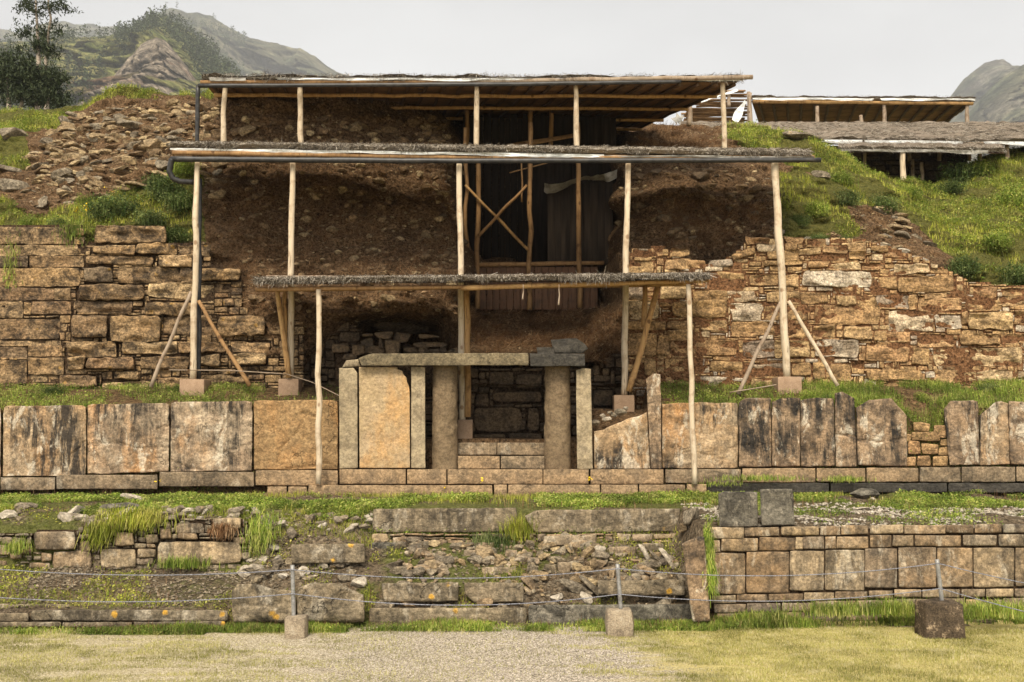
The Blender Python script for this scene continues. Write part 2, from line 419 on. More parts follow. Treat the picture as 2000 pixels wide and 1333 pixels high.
M = {}
M['wall_warm'] = stone_mat('golden sandstone', grain=0.72, stops=[(0.0, (0.324, 0.197, 0.092)), (0.25, (0.468, 0.299, 0.138)), (0.5, (0.396, 0.229, 0.110)), (0.75, (0.552, 0.382, 0.192)), (0.88, (0.600, 0.509, 0.384)), (1.0, (0.252, 0.184, 0.131))], stain=(0.085, 0.05, 0.026), stain_amt=0.6, light=(0.56, 0.40, 0.19), bump=0.9, strata=0.9)
M['wall_grey'] = stone_mat('weathered brown sandstone', grain=0.8, stops=[(0.0, (0.197, 0.129, 0.070)), (0.25, (0.381, 0.241, 0.112)), (0.5, (0.231, 0.146, 0.077)), (0.75, (0.509, 0.354, 0.185)), (0.9, (0.313, 0.185, 0.090)), (1.0, (0.150, 0.110, 0.072))], stain=(0.035, 0.026, 0.018), stain_amt=0.85, light=(0.55, 0.43, 0.26), bump=1.0, strata=1.1, lichen=0.25)
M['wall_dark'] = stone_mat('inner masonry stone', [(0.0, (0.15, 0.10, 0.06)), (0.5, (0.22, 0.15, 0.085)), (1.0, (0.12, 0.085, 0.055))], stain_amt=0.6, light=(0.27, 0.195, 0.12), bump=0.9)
M['ortho'] = stone_mat('stained tan slab', [(0.0, (0.38, 0.26, 0.15)), (0.5, (0.43, 0.285, 0.15)), (1.0, (0.36, 0.26, 0.17))], stain=(0.09, 0.065, 0.04), stain_amt=0.4, streak=0.95, light=(0.64, 0.53, 0.37), light_amt=0.7, bump=0.5, strata=0.2, crack=0.6, rust=(0.40, 0.20, 0.07))
M['ortho_warm'] = stone_mat('ochre slab', grain=0.5, stops= [(0.0, (0.37, 0.235, 0.105)), (1.0, (0.34, 0.22, 0.105))], stain=(0.16, 0.09, 0.04), stain_amt=0.45, light=(0.45, 0.32, 0.17), bump=0.6, strata=0.2, crack=0.5, rust=(0.38, 0.20, 0.075))
M['ortho_dark'] = stone_mat('black streaked slab', [(0.0, (0.282, 0.186, 0.108)), (0.5, (0.358, 0.240, 0.140)), (1.0, (0.243, 0.174, 0.113))], stain=(0.045, 0.035, 0.028), stain_amt=0.7, streak=1.0, light=(0.45, 0.36, 0.25), light_amt=0.4, bump=0.6, strata=0.2, crack=0.4)
M['portal'] = stone_mat('pale portal stone', grain=0.36, stops= [(0.0, (0.43, 0.315, 0.175)), (1.0, (0.41, 0.295, 0.155))], stain=(0.33, 0.24, 0.15), stain_amt=0.5, light=(0.58, 0.48, 0.33), bump=0.35, strata=0.1, rust=(0.48, 0.25, 0.08))
M['portal_grey'] = stone_mat('grey portal pillar stone', grain=0.36, stops= [(0.0, (0.36, 0.285, 0.175)), (1.0, (0.40, 0.315, 0.195))], stain=(0.13, 0.10, 0.065), stain_amt=0.6, light=(0.5, 0.44, 0.33), bump=0.4, strata=0.1)
M['column'] = stone_mat('carved column stone', grain=0.36, stops= [(0.0, (0.20, 0.14, 0.08)), (1.0, (0.185, 0.135, 0.08))], stain=(0.11, 0.075, 0.045), stain_amt=0.5, light=(0.34, 0.25, 0.15), bump=0.5, strata=0.1, bdist=0.015)
M['base'] = stone_mat('pinkish base stone', [(0.0, (0.40, 0.265, 0.14)), (0.5, (0.33, 0.225, 0.125)), (1.0, (0.38, 0.26, 0.15))], stain=(0.10, 0.075, 0.05), stain_amt=0.65, light=(0.5, 0.37, 0.23), bump=0.5, strata=0.25, crack=0.5)
M['base_dark'] = stone_mat('grey brown base stone', [(0.0, (0.24, 0.18, 0.11)), (0.5, (0.30, 0.215, 0.13)), (1.0, (0.20, 0.155, 0.105))], stain=(0.05, 0.042, 0.03), stain_amt=0.65, streak=0.35, bump=0.6, strata=0.3)
M['lintel'] = stone_mat('grey tan lintel stone', [(0.0, (0.19, 0.15, 0.09)), (1.0, (0.19, 0.15, 0.09))], stain=(0.06, 0.05, 0.033), stain_amt=0.7, light=(0.42, 0.34, 0.2), bump=0.5, crack=0.4)  # base colour darkened to carry the lower shelter's shade
M['black'] = stone_mat('dark grey limestone', [(0.0, (0.055, 0.049, 0.04)), (1.0, (0.075, 0.066, 0.053))], stain=(0.03, 0.028, 0.025), stain_amt=0.6, light=(0.14, 0.125, 0.095), bump=0.6)
M['block'] = stone_mat('grey lichen stained block', [(0.0, (0.15, 0.135, 0.105)), (1.0, (0.19, 0.17, 0.13))], stain=(0.03, 0.027, 0.022), stain_amt=0.8, streak=0.4, light=(0.25, 0.225, 0.175), light_amt=0.5, bump=0.6, crack=0.35)
M['step'] = stone_mat('lichen spotted stair stone', [(0.0, (0.24, 0.19, 0.125)), (0.5, (0.31, 0.24, 0.15)), (1.0, (0.20, 0.165, 0.115))], stain=(0.06, 0.05, 0.034), stain_amt=0.75, streak=0.55, lichen=0.75, light=(0.46, 0.39, 0.27), bump=0.7, crack=0.3)
M['retain'] = stone_mat('retaining wall block', [(0.0, (0.27, 0.175, 0.095)), (0.25, (0.40, 0.27, 0.145)), (0.45, (0.22, 0.165, 0.115)), (0.7, (0.45, 0.33, 0.19)), (1.0, (0.31, 0.195, 0.10))], stain=(0.055, 0.045, 0.035), stain_amt=0.6, streak=0.55, light=(0.5, 0.42, 0.3), light_amt=0.45, bump=0.55, strata=0.2)
M['rock'] = stone_mat('angular field stone', grain=0.65, stops=[(0.0, (0.24, 0.19, 0.12)), (0.5, (0.34, 0.27, 0.175)), (1.0, (0.19, 0.155, 0.11))], stain=(0.07, 0.055, 0.04), stain_amt=0.65, light=(0.5, 0.43, 0.32), light_amt=0.5, bump=0.8, strata=0.9, lichen=0.15)
M['rock_dusty'] = stone_mat('earth dusted stone', grain=0.65, stops=[(0.0, (0.20, 0.125, 0.065)), (0.5, (0.28, 0.185, 0.10)), (1.0, (0.14, 0.092, 0.05))], stain=(0.08, 0.05, 0.028), stain_amt=0.6, light=(0.36, 0.25, 0.14), bump=0.9, strata=0.8)
M['rock_pale'] = stone_mat('pale fresh broken stone', [(0.0, (0.55, 0.49, 0.40)), (1.0, (0.48, 0.41, 0.31))], stain=(0.2, 0.165, 0.12), stain_amt=0.6, light=(0.66, 0.6, 0.52), bump=0.7)
M['rock_ochre'] = stone_mat('ochre broken stone', grain=0.65, stops=[(0.0, (0.34, 0.24, 0.125)), (0.5, (0.44, 0.33, 0.18)), (1.0, (0.26, 0.18, 0.10))], stain=(0.10, 0.07, 0.04), stain_amt=0.5, light=(0.56, 0.45, 0.29), bump=0.8, strata=0.8)

def earth_mat(name, dark, mid, pale, green=None):
    k = N(name, 0.97, 0.1)
    n1 = k.noise(0.9, 9, 0.7); n2 = k.noise(6, 8, 0.75); n3 = k.noise(15, 6, 0.8)
    c = k.mix(k.ramp(n1, [(0.35, 0.0), (0.65, 1.0)]), mid, dark)
    c = k.mix(k.math('MULTIPLY', k.ramp(n2, [(0.5, 0.0), (0.72, 1.0)]), 0.7), c, pale)
    c = k.mix(0.9, c, k.ramp(n3, [(0.38, 0.05), (0.5, 0.5), (0.62, 0.97)]), 'OVERLAY')
    if green is not None:
        f = k.ramp(k.math('ADD', k.attr("mask"), k.math('MULTIPLY', k.math('SUBTRACT', n2, 0.5), 0.9)), [(0.4, 0.0), (0.6, 1.0)])
        g2 = k.mix(k.ramp(n3, [(0.35, 0.0), (0.65, 1.0)]), tuple(x*0.35 for x in green), green); c = k.mix(k.math('MULTIPLY', f, 0.75), c, g2)
    h = k.math('ADD', k.math('MULTIPLY', n2, 1.0), k.math('MULTIPLY', n3, 0.35))
    return k.done(c, k.bump(h, 1.0, 0.2))
M['earth'] = earth_mat('brown stony earth', (0.095, 0.057, 0.030), (0.195, 0.117, 0.060), (0.34, 0.23, 0.135), (0.16, 0.18, 0.035))
M['mortar'] = earth_mat('reddish mud mortar', (0.16, 0.078, 0.037), (0.24, 0.12, 0.056), (0.33, 0.19, 0.095))
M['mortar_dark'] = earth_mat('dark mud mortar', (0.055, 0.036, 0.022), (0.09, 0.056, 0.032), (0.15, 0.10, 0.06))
M['terrace'] = earth_mat('gravelly terrace soil', (0.13, 0.095, 0.06), (0.22, 0.165, 0.105), (0.42, 0.35, 0.25), (0.20, 0.23, 0.045))
def wood_mat(name, a, b, kn=(0.12, 0.06, 0.025)):
    k = N(name, 0.75, 0.25); v = k.vec((14, 14, 1.0), 9.0)
    n = k.noise(1.0, 6, 0.6, v); n2 = k.noise(4.5, 4, 0.6)
    c = k.mix(k.ramp(n, [(0.3, 0.0), (0.7, 1.0)]), a, b)
    kv = k.voro(3.2, k.vec((1.0, 1.0, 0.75), 6.0)); c = k.mix(k.ramp(kv, [(0.10, 0.95), (0.17, 0.0)]), c, kn)
    c = k.mix(k.math('MULTIPLY', k.ramp(n2, [(0.5, 0.0), (0.66, 1.0)]), 0.55), c, kn); n5 = k.noise(1.0, 4, 0.6, k.vec((30, 30, 1.6), 4.0)); c = k.mix(k.ramp(n5, [(0.60, 0.0), (0.66, 0.7)]), c, tuple(x*0.4 for x in kn))
    return k.done(c, k.bump(n, 0.4, 0.01))
M['pole'] = wood_mat('pale peeled eucalyptus pole', (0.62, 0.52, 0.38), (0.46, 0.36, 0.24), (0.26, 0.17, 0.10))
M['pole_brown'] = wood_mat('brown peeled pole', (0.34, 0.20, 0.085), (0.24, 0.135, 0.06))
M['rafter'] = wood_mat('shade darkened rafter', (0.10, 0.06, 0.03), (0.07, 0.042, 0.022))  # shade under the roof is painted into the rafter colour
M['pole_grey'] = wood_mat('grey weathered pole', (0.26, 0.20, 0.145), (0.34, 0.265, 0.19))
M['beam'] = wood_mat('golden eave beam', (0.46, 0.29, 0.12), (0.36, 0.20, 0.08))
M['plank'] = wood_mat('red brown plank', (0.163, 0.084, 0.046), (0.117, 0.060, 0.033), (0.065, 0.041, 0.026))
def thatch_mat(name, stops):
    k = N(name, 0.95, 0.1); n = k.noise(18, 5, 0.7); n2 = k.noise(2, 5, 0.6)
    c = k.mix(0.75, k.ramp(k.isl, stops), k.ramp(n2, [(0.3, (0.05, 0.042, 0.034)), (0.7, (0.27, 0.23, 0.185))]))
    c = k.mix(0.5, k.ramp(k.isl, stops), c)
    return k.done(c, k.bump(n, 0.8, 0.04))
M['thatch'] = thatch_mat('weathered grass thatch', [(0.0, (0.06, 0.045, 0.032)), (0.4, (0.13, 0.10, 0.072)), (0.75, (0.25, 0.20, 0.15)), (1.0, (0.42, 0.36, 0.28))])
M['straw'] = thatch_mat('pale straw', [(0.0, (0.02, 0.016, 0.012)), (0.35, (0.09, 0.07, 0.05)), (0.6, (0.36, 0.30, 0.22)), (1.0, (0.80, 0.73, 0.62))])
k = N('near black shade board', 0.95, 0.1); n = k.noise(1.0, 6, 0.6, k.vec((9, 9, 0.7), 7.0)); M['board'] = k.done(k.ramp(n, [(0.35, (0.012, 0.009, 0.007)), (0.7, (0.035, 0.026, 0.019))]), k.bump(n, 0.6, 0.02))  # near-black colour stands in for the deep shade of the hollow
k = N('woven reed mat', 0.9, 0.15); n = k.noise(1.0, 4, 0.6, k.vec((3, 22, 3))); n2 = k.noise(1.2, 5, 0.6)
M['mat'] = k.done(k.mix(k.ramp(n2, [(0.35, 0.0), (0.7, 1.0)]), k.ramp(n, [(0.3, (0.20, 0.11, 0.052)), (0.7, (0.42, 0.25, 0.12))]), (0.14, 0.085, 0.045)), k.bump(n, 0.8, 0.02))
k = N('white plastic sheet', 0.35, 0.5); n = k.noise(3, 6, 0.65, k.vec((1, 1, 4))); M['tarp'] = k.done(k.ramp(n, [(0.35, (0.45, 0.46, 0.45)), (0.55, (0.8, 0.81, 0.8))]), k.bump(n, 0.6, 0.06))
k = N('grey dusty sheet', 0.6, 0.3); n = k.noise(5, 6, 0.65); M['tarp_grey'] = k.done(k.ramp(n, [(0.35, (0.2, 0.19, 0.17)), (0.6, (0.42, 0.40, 0.36))]), k.bump(n, 0.8, 0.06))
k = N('blue plastic sheet', 0.35, 0.5); M['tarp_blue'] = k.done((0.05, 0.08, 0.2))
k = N('black plastic pipe', 0.45, 0.4); n = k.noise(7, 5, 0.6); M['pipe'] = k.done(k.ramp(n, [(0.4, (0.016, 0.016, 0.017)), (0.7, (0.05, 0.046, 0.042))]))
k = N('brown concrete', 0.9, 0.2); n = k.noise(8, 8, 0.7); n2 = k.noise(60, 3, 0.7)
M['footing'] = k.done(k.mix(0.5, k.ramp(n, [(0.35, (0.25, 0.165, 0.105)), (0.7, (0.36, 0.25, 0.165))]), k.ramp(n2, [(0.3, 0.3), (0.7, 0.75)]), 'OVERLAY'), k.bump(n2, 0.4, 0.01))
k = N('pitted grey concrete', 0.92, 0.2); n = k.noise(6, 8, 0.75); n2 = k.noise(45, 4, 0.7)
M['concrete'] = k.done(k.mix(0.6, k.ramp(n, [(0.33, (0.16, 0.125, 0.09)), (0.55, (0.36, 0.29, 0.2)), (0.75, (0.46, 0.4, 0.31))]), k.ramp(n2, [(0.3, 0.2), (0.7, 0.8)]), 'OVERLAY'), k.bump(k.math('ADD', n, n2), 0.8, 0.03))
k = N('dark mossy concrete', 0.95, 0.15); n = k.noise(5, 8, 0.75); n2 = k.noise(40, 4, 0.7)
M['concrete_dark'] = k.done(k.mix(0.6, k.ramp(n, [(0.4, (0.06, 0.045, 0.03)), (0.56, (0.13, 0.095, 0.062)), (0.64, (0.40, 0.30, 0.19))]), k.ramp(n2, [(0.3, 0.2), (0.7, 0.8)]), 'OVERLAY'), k.bump(k.math('ADD', n, n2), 0.9, 0.04))
k = N('galvanised grey paint', 0.5, 0.5); n = k.noise(20, 5, 0.7); k.b.inputs["Metallic"].default_value = 0.3
M['metal'] = k.done(k.ramp(n, [(0.35, (0.17, 0.165, 0.155)), (0.65, (0.34, 0.33, 0.31))]))
k = N('twisted grey cord', 0.8, 0.2); wv = k.noise(60, 2, 0.5, k.vec((1, 0.2, 1.5))); M['rope'] = k.done(k.ramp(wv, [(0.35, (0.091, 0.091, 0.105)), (0.65, (0.294, 0.294, 0.322))]), k.bump(wv, 0.8, 0.01))
def grass_mat(name, stops, tr=0.3):
    k = N(name, 0.7, 0.15); n = k.noise(1.1, 6, 0.7); n2 = k.noise(0.7, 5, 0.7, k.vec((1, 1, 1), 0))
    c = k.ramp(k.isl, stops); c = k.mix(k.ramp(n, [(0.42, 0.0), (0.58, 0.75)]), c, tuple(x*0.5 for x in stops[0][1]))
    n3 = k.noise(2.3, 5, 0.7, k.vec((1, 1.3, 0.8))); c = k.mix(k.ramp(n3, [(0.54, 0.0), (0.66, 0.6)]), c, stops[-1][1])
    k.done(c); return k.thin(c, tr)
M['grass'] = grass_mat('yellow green grass', [(0.0, (0.187, 0.242, 0.028)), (0.35, (0.341, 0.385, 0.039)), (0.7, (0.495, 0.484, 0.066)), (1.0, (0.660, 0.572, 0.187))])
M['weed'] = grass_mat('green ground weeds', [(0.0, (0.122, 0.195, 0.030)), (0.4, (0.244, 0.342, 0.049)), (0.75, (0.415, 0.476, 0.079)), (1.0, (0.561, 0.512, 0.183))])
M['lawn'] = grass_mat('short dry lawn', [(0.0, (0.298, 0.301, 0.060)), (0.4, (0.465, 0.441, 0.132)), (0.75, (0.614, 0.543, 0.264)), (1.0, (0.670, 0.592, 0.396))])
M['dry'] = grass_mat('dry brown stalks', [(0.0, (0.12, 0.058, 0.025)), (0.4, (0.23, 0.115, 0.05)), (0.8, (0.34, 0.2, 0.10)), (1.0, (0.46, 0.32, 0.18))], 0.15)
M['shrub'] = grass_mat('dark green shrub leaves', [(0.0, (0.05, 0.085, 0.02)), (0.4, (0.11, 0.165, 0.045)), (0.8, (0.20, 0.25, 0.075)), (1.0, (0.33, 0.36, 0.14))])
M['euca'] = grass_mat('eucalyptus leaves', [(0.0, (0.03, 0.045, 0.02)), (0.5, (0.06, 0.08, 0.035)), (1.0, (0.12, 0.14, 0.075))], 0.2)
M['forest'] = grass_mat('hillside tree foliage', [(0.0, (0.05, 0.07, 0.03)), (0.5, (0.075, 0.10, 0.045)), (1.0, (0.12, 0.145, 0.065))], 0.1)
k = N('yellow petals', 0.6); M['yellow'] = k.done((0.75, 0.5, 0.02))
k = N('pale bark', 0.85); n = k.noise(3, 5, 0.6); M['bark'] = k.done(k.ramp(n, [(0.4, (0.16, 0.13, 0.10)), (0.6, (0.36, 0.30, 0.24))]))
# plaza ground: dry lawn with a gravel sheet in the middle
k = N('dry lawn and gravel', 0.95, 0.15)
sx = k.new("ShaderNodeSeparateXYZ"); k.put(sx.inputs[0], k.pos)
nA = k.noise(0.9, 7, 0.7); nB = k.noise(28, 5, 0.8); nC = k.voro(55); nD = k.noise(1.0, 7, 0.75, k.vec((1.6, 6.5, 1))); vc = k.voro(55, out="Color")
gm = k.math('ADD', sx.outputs[0], k.math('MULTIPLY', k.math('SUBTRACT', nA, 0.5), 3.0)); gm = k.math('ADD', gm, k.math('MULTIPLY', k.math('SUBTRACT', nD, 0.5), 3.5))
gravel_f = k.ramp(k.math('DIVIDE', k.math('ADD', gm, 10.0), 20.0), [(0.25, 0.55), (0.40, 0.92), (0.565, 1.0), (0.625, 0.0)])
bw = k.new("ShaderNodeRGBToBW"); k.put(bw.inputs[0], vc)
gcol = k.ramp(bw.outputs[0], [(0.1, (0.08, 0.065, 0.05)), (0.5, (0.38, 0.32, 0.25)), (0.9, (0.75, 0.66, 0.55))])
lcol = k.mix(k.ramp(nB, [(0.44, 0.0), (0.56, 1.0)]), (0.33, 0.285, 0.085), (0.58, 0.485, 0.21))
lcol = k.mix(k.ramp(nD, [(0.45, 0.0), (0.7, 0.6)]), lcol, (0.44, 0.35, 0.18))
M['plaza'] = k.done(k.mix(gravel_f, lcol, gcol), k.bump(k.math('ADD', nC, nB), 0.8, 0.02))
def hill_mat(name, a, b, rockc, rock_lo, sc):
    k = N(name, 1.0, 0.05); sc = sc/2.5; n1 = k.noise(0.02*sc, 9, 0.7); n2 = k.noise(0.007*sc, 8, 0.65, k.vec((1, 1, 2))); n3 = k.noise(0.09*sc, 8, 0.75)
    c = k.mix(k.ramp(n1, [(0.42, 0.0), (0.58, 1.0)]), a, b); c = k.mix(k.ramp(n2, [(rock_lo, 0.0), (rock_lo+0.14, 0.9)]), c, rockc)
    c = k.mix(0.8, c, k.ramp(n3, [(0.38, 0.05), (0.5, 0.5), (0.62, 0.95)]), 'OVERLAY')
    n4 = k.noise(0.03*sc, 9, 0.8); c = k.mix(0.8, c, k.ramp(n4, [(0.38, 0.12), (0.5, 0.5), (0.62, 0.88)]), 'OVERLAY')
    return k.done(c, k.bump(k.math('ADD', n3, n1), 1.0, 9.0/sc))
M['hill_green'] = hill_mat('green field hillside', (0.10, 0.115, 0.035), (0.24, 0.225, 0.085), (0.20, 0.125, 0.08), 0.56, 3)
M['hill_mount'] = hill_mat('grassy mountain side', (0.075, 0.085, 0.05), (0.16, 0.15, 0.09), (0.21, 0.185, 0.15), 0.50, 1)
M['hill_rock'] = hill_mat('scree knoll rock', (0.15, 0.125, 0.095), (0.25, 0.205, 0.155), (0.27, 0.165, 0.11), 0.55, 6)
# ------------------------------------------------------------------ ground, terrace, berm, bank
def sstep(a, b, x): t = np.clip((x-a)/(b-a), 0, 1); return t*t*(3-2*t)
PL = [(16.0, 0), (16.2, 0.0), (16.3, 0.24), (17.2, 0.42), (18.3, 0.62), (18.5, 1.36), (19.0, 1.52), (22.7, 1.66)]
PML = [(16.0, 0), (16.5, 0.05), (17.6, 0.5), (18.2, 0.85), (18.9, 1.35), (19.4, 1.55), (22.7, 1.66)]
PM = [(16.2, 0), (16.5, 0.06), (17.0, 0.18), (17.5, 0.46), (18.4, 0.88), (19.05, 1.12), (19.3, 1.5), (19.6, 1.57), (22.7, 1.66)]
PR = [(16.4, 0), (16.5, 1.42), (17.2, 1.52), (22.0, 1.66)]
def prof(p, y): return np.interp(y, [a for a, b in p], [b for a, b in p])
def terr(x, y):
    x = np.asarray(x, float); y = np.asarray(y, float)
    zl = prof(PL, y); zml = prof(PML, y); zm = prof(PM, y); zr = prof(PR, y-0.1*x)
    z = zl + (zml-zl)*sstep(-4.9, -4.4, x); z = z + (zm-z)*sstep(-2.95, -2.45, x); z = z + (zr-z)*sstep(2.9, 3.15, x)
    p = np.stack([x, y, 0*x], -1)
    amp = sstep(16.1, 16.6, y)
    return z + amp*(0.05*fbm(p, 1.3, 4, 2) + 0.018*fbm(p, 7, 2, 5))
def grid_mesh(xs, ys, fn, attr=None):
    Xg, Yg = np.meshgrid(xs, ys, indexing='ij'); Z = fn(Xg, Yg)
    V = np.stack([Xg, Yg, Z], -1).reshape(-1, 3); F = grid_faces(len(xs), len(ys))
    return V, F
mb = MB(); V, F = grid_mesh(np.concatenate([[-6500, -400, -60], np.linspace(-20, 20, 120), [60, 400, 6500]]), np.concatenate([[-600, -60], np.linspace(0, 22, 90), [60, 400, 6500]]), lambda x, y: np.where((np.abs(x) < 25) & (y < 22), 0.012*vnoise(np.stack([x, y, 0*x], -1), 1.5, 3), 0.0))
mb.add(V, [F]); single('ground', mb, M['plaza'], kind='structure')
xs = np.linspace(-19, 19, 480); ys = np.concatenate([np.linspace(15.9, 19.8, 130), np.linspace(19.85, 22.9, 40)])
V, F = grid_mesh(xs, ys, lambda x, y: terr(x, y)-0.01)
gm_ = np.clip(0.42+0.7*fbm(V*np.array([1, 1, 0]), 0.6, 3, 9), 0, 1)
slope_l = (V[:, 0] < -2.6) & (V[:, 1] < 18.2); gm_[slope_l] *= 0.45
slope_r = (V[:, 0] > 3.2) & (V[:, 1] < 19.3); gm_[slope_r] *= 0.25
mb = MB(); mb.add(V, [F], gm_+0.001); single('terrace', mb, M['terrace'], kind='structure')
TV, TF = V, F
def bermz(x, y):
    x = np.asarray(x, float); y = np.asarray(y, float)
    zl = 3.55+0.55*sstep(22.9, 25.0, y)+0.1*(y-25).clip(0)
    zr = zl - 0.62*np.exp(-((x-9.35)/0.45)**2)*(1-sstep(23.0, 24.3, y))
    mid = np.where(x < 1.85, 2.84, 3.0+0.5*sstep(22.9, 24.2, y))
    z = np.where(x < -1, zl + (mid-zl)*sstep(-3.95, -3.7, x), mid+(zr-mid)*sstep(3.1, 3.35, x))
    z = np.where((x > -3.75) & (x < 1.9) & (y < 23.75), 1.4, z)
    p = np.stack([x, y, 0*x], -1)
    return z+0.05*fbm(p, 1.2, 3, 4)*sstep(22.9, 23.3, y)
V, F = grid_mesh(np.linspace(-19, 19, 420), np.concatenate([[22.96, 22.965], np.linspace(22.98, 26.5, 36)]), lambda x, y: np.where(y < 22.962, 1.6, bermz(x, y)))
mb = MB(); mb.add(V, [F], np.where((V[:, 0] < -3.9) | (V[:, 0] > 3.4), 0.42, 0.001)); single('upper_ledge', mb, M['earth'], kind='structure')
BV, BF = V, F

fL = plane(25.0, 0.08, 0, 4.1); fR = plane(25.0, 0.10, 0, 4.1)
BANK = {
 -260: [(230, 37), (290, 33), (335, 30.5), (390, 28.2), (425, 26.8), (445, 25.9), (600, 25.7), (800, 25.2)],
 0:    [(212, 37), (270, 33), (325, 30.2), (385, 28), (425, 26.6), (446, 25.8), (600, 25.65), (800, 25.2)],
 110:  [(218, 36), (262, 32.6), (322, 29.9), (385, 27.8), (425, 26.6), (446, 25.8), (600, 25.65), (800, 25.2)],
 150:  [(205, 34.5), (255, 31.8), (318, 29.5), (385, 27.7), (425, 26.6), (447, 25.8), (600, 25.65), (800, 25.2)],
 215:  [(178, 33), (240, 31), (310, 29.2), (380, 27.6), (425, 26.6), (450, 25.8), (600, 25.65), (800, 25.2)],
 300:  [(176, 32.5), (240, 30.6), (308, 28.9), (380, 27.4), (430, 26.5), (460, 25.8), (600, 25.65), (800, 25.2)],
 390:  [(180, 32), (240, 30), (300, 28.5), (370, 27.3), (430, 26.4), (470, 25.75), (600, 25.6), (800, 25.2)],
 430:  [(176, 29.6), (235, 28.8), (292, 28.1), (370, 27.3), (430, 26.4), (480, 25.6), (600, 25.2), (800, 25.2)],
 480:  [(174, 29), (235, 28.4), (290, 28.0), (370, 27.4), (440, 26.5), (500, 25.6), (600, 25.05), (800, 25.2)],
 560:  [(172, 29), (235, 28.5), (290, 28.1), (370, 27.5), (450, 26.6), (530, 25.6), (610, 25.0), (800, 25.6)],
 600:  [(172, 29.1), (235, 28.6), (290, 28.2), (370, 27.6), (450, 26.7), (540, 25.6), (612, 25.1), (800, 26.2)],
 660:  [(172, 29.3), (235, 28.8), (290, 28.3), (370, 27.7), (450, 26.8), (540, 25.7), (615, 25.0), (700, 26.6)],
 720:  [(172, 29.6), (240, 29.2), (290, 28.6), (370, 27.9), (450, 27.0), (545, 25.7), (614, 24.95), (660, 28.6)],
 790:  [(172, 30.4), (250, 29.6), (290, 28.9), (370, 28.1), (450, 27.1), (540, 25.9), (606, 24.95), (650, 28.8)],
 860:  [(175, 33), (265, 30.2), (296, 29.2), (370, 28.2), (450, 27.2), (540, 26.0), (604, 25.1), (655, 28.2)],
 884:  [(180, 36), (285, 30.6), (310, 29.5), (380, 28.4), (450, 27.3), (540, 26.1), (620, 25.5), (705, 25.2)],
 900:  [(200, 34.2), (290, 33), (340, 32), (400, 31.0), (470, 30), (540, 28.2), (620, 27.2), (705, 25.3)],
 918:  [(205, 34.4), (280, 34.2), (340, 33.8), (410, 33.2), (480, 32.4), (560, 30.2), (606, 29.2), (705, 25.3)],
 1050: [(205, 34.6), (280, 34.4), (340, 34.1), (410, 33.7), (480, 33), (560, 31.4), (606, 29.4), (705, 25.3)],
 1165: [(205, 34.6), (280, 34.4), (340, 34), (410, 33.5), (480, 32.6), (560, 30.6), (604, 29.2), (705, 25.3)],
 1192: [(207, 34.4), (280, 34), (330, 32.0), (400, 30.8), (470, 29.8), (540, 28.2), (600, 27.0), (705, 25.6)],
 1212: [(235, 38), (275, 32.5), (330, 29.5), (400, 28.3), (465, 27.2), (500, 26.35), (600, 26.15), (800, 26.1)],
 1300: [(244, 36), (290, 31), (330, 28.8), (400, 27.5), (450, 26.7), (490, 26.25), (600, 26.1), (800, 26.1)],
 1380: [(244, 36), (285, 31), (325, 28.8), (390, 27.6), (450, 26.7), (495, 26.150000000000002), (600, 26.1), (800, 26.1)],
 1420: [(243, 35), (280, 30.8), (320, 29), (390, 27.6), (440, 26.7), (478, 26.25), (600, 26.1), (800, 26.1)],
 1500: [(252, 34), (285, 31), (325, 29.2), (390, 27.6), (435, 26.7), (472, 26.25), (600, 26.1), (800, 26.1)],
 1580: [(266, 33), (298, 31), (335, 29.4), (390, 28), (440, 26.9), (475, 26.25), (600, 26.1), (800, 26.1)],
 1640: [(298, 33.5), (322, 31.5), (352, 29.8), (400, 28.2), (445, 27), (480, 26.25), (600, 26.1), (800, 26.1)],
 1700: [(330, 34), (348, 32), (375, 30), (412, 28.5), (455, 27.2), (490, 26.3), (600, 26.1), (800, 26.1)],
 1760: [(354, 34.5), (372, 32.2), (395, 30.4), (425, 29), (470, 27.3), (508, 26.35), (600, 26.1), (800, 26.1)],
 1820: [(370, 35), (385, 33), (410, 31), (440, 29.2), (485, 27.6), (530, 26.450000000000003), (600, 26.15), (800, 26.1)],
 1870: [(336, 38), (365, 35), (400, 32), (440, 29.8), (490, 27.9), (540, 26.55), (600, 26.2), (800, 26.1)],
 1930: [(302, 39), (345, 35.5), (390, 32.2), (440, 30), (495, 28), (552, 26.55), (600, 26.25), (800, 26.1)],
 2000: [(288, 39), (340, 35.5), (390, 32.2), (440, 30), (500, 28), (560, 26.55), (600, 26.25), (800, 26.1)],
 2300: [(270, 39), (330, 35.5), (390, 32.2), (440, 30), (505, 28), (565, 26.55), (600, 26.25), (800, 26.1)],
}
BANK[-560] = BANK[-260]; BANK[2560] = BANK[2300]
cols = np.array(sorted(BANK)); ctl = np.array([BANK[c] for c in cols], float)         # (nc, 8, 2)
pxs = np.unique(np.concatenate([np.arange(-560, -260, 12.0), np.arange(-260, 2301, 4.0), np.arange(2300, 2561, 12.0), np.arange(880, 925, 2.0), np.arange(1160, 1215, 3.0)]))
vv = np.linspace(0, 7, 176)
G = np.zeros((len(pxs), len(vv), 2))
for c in (0, 1):
    colv = np.stack([np.interp(pxs, cols, ctl[:, r, c]) for r in range(8)], 1)
    for i in range(len(pxs)): G[i, :, c] = np.interp(vv, np.arange(8), colv[i])
warp_ = np.exp(-((pxs-1050)/190.0)**8)
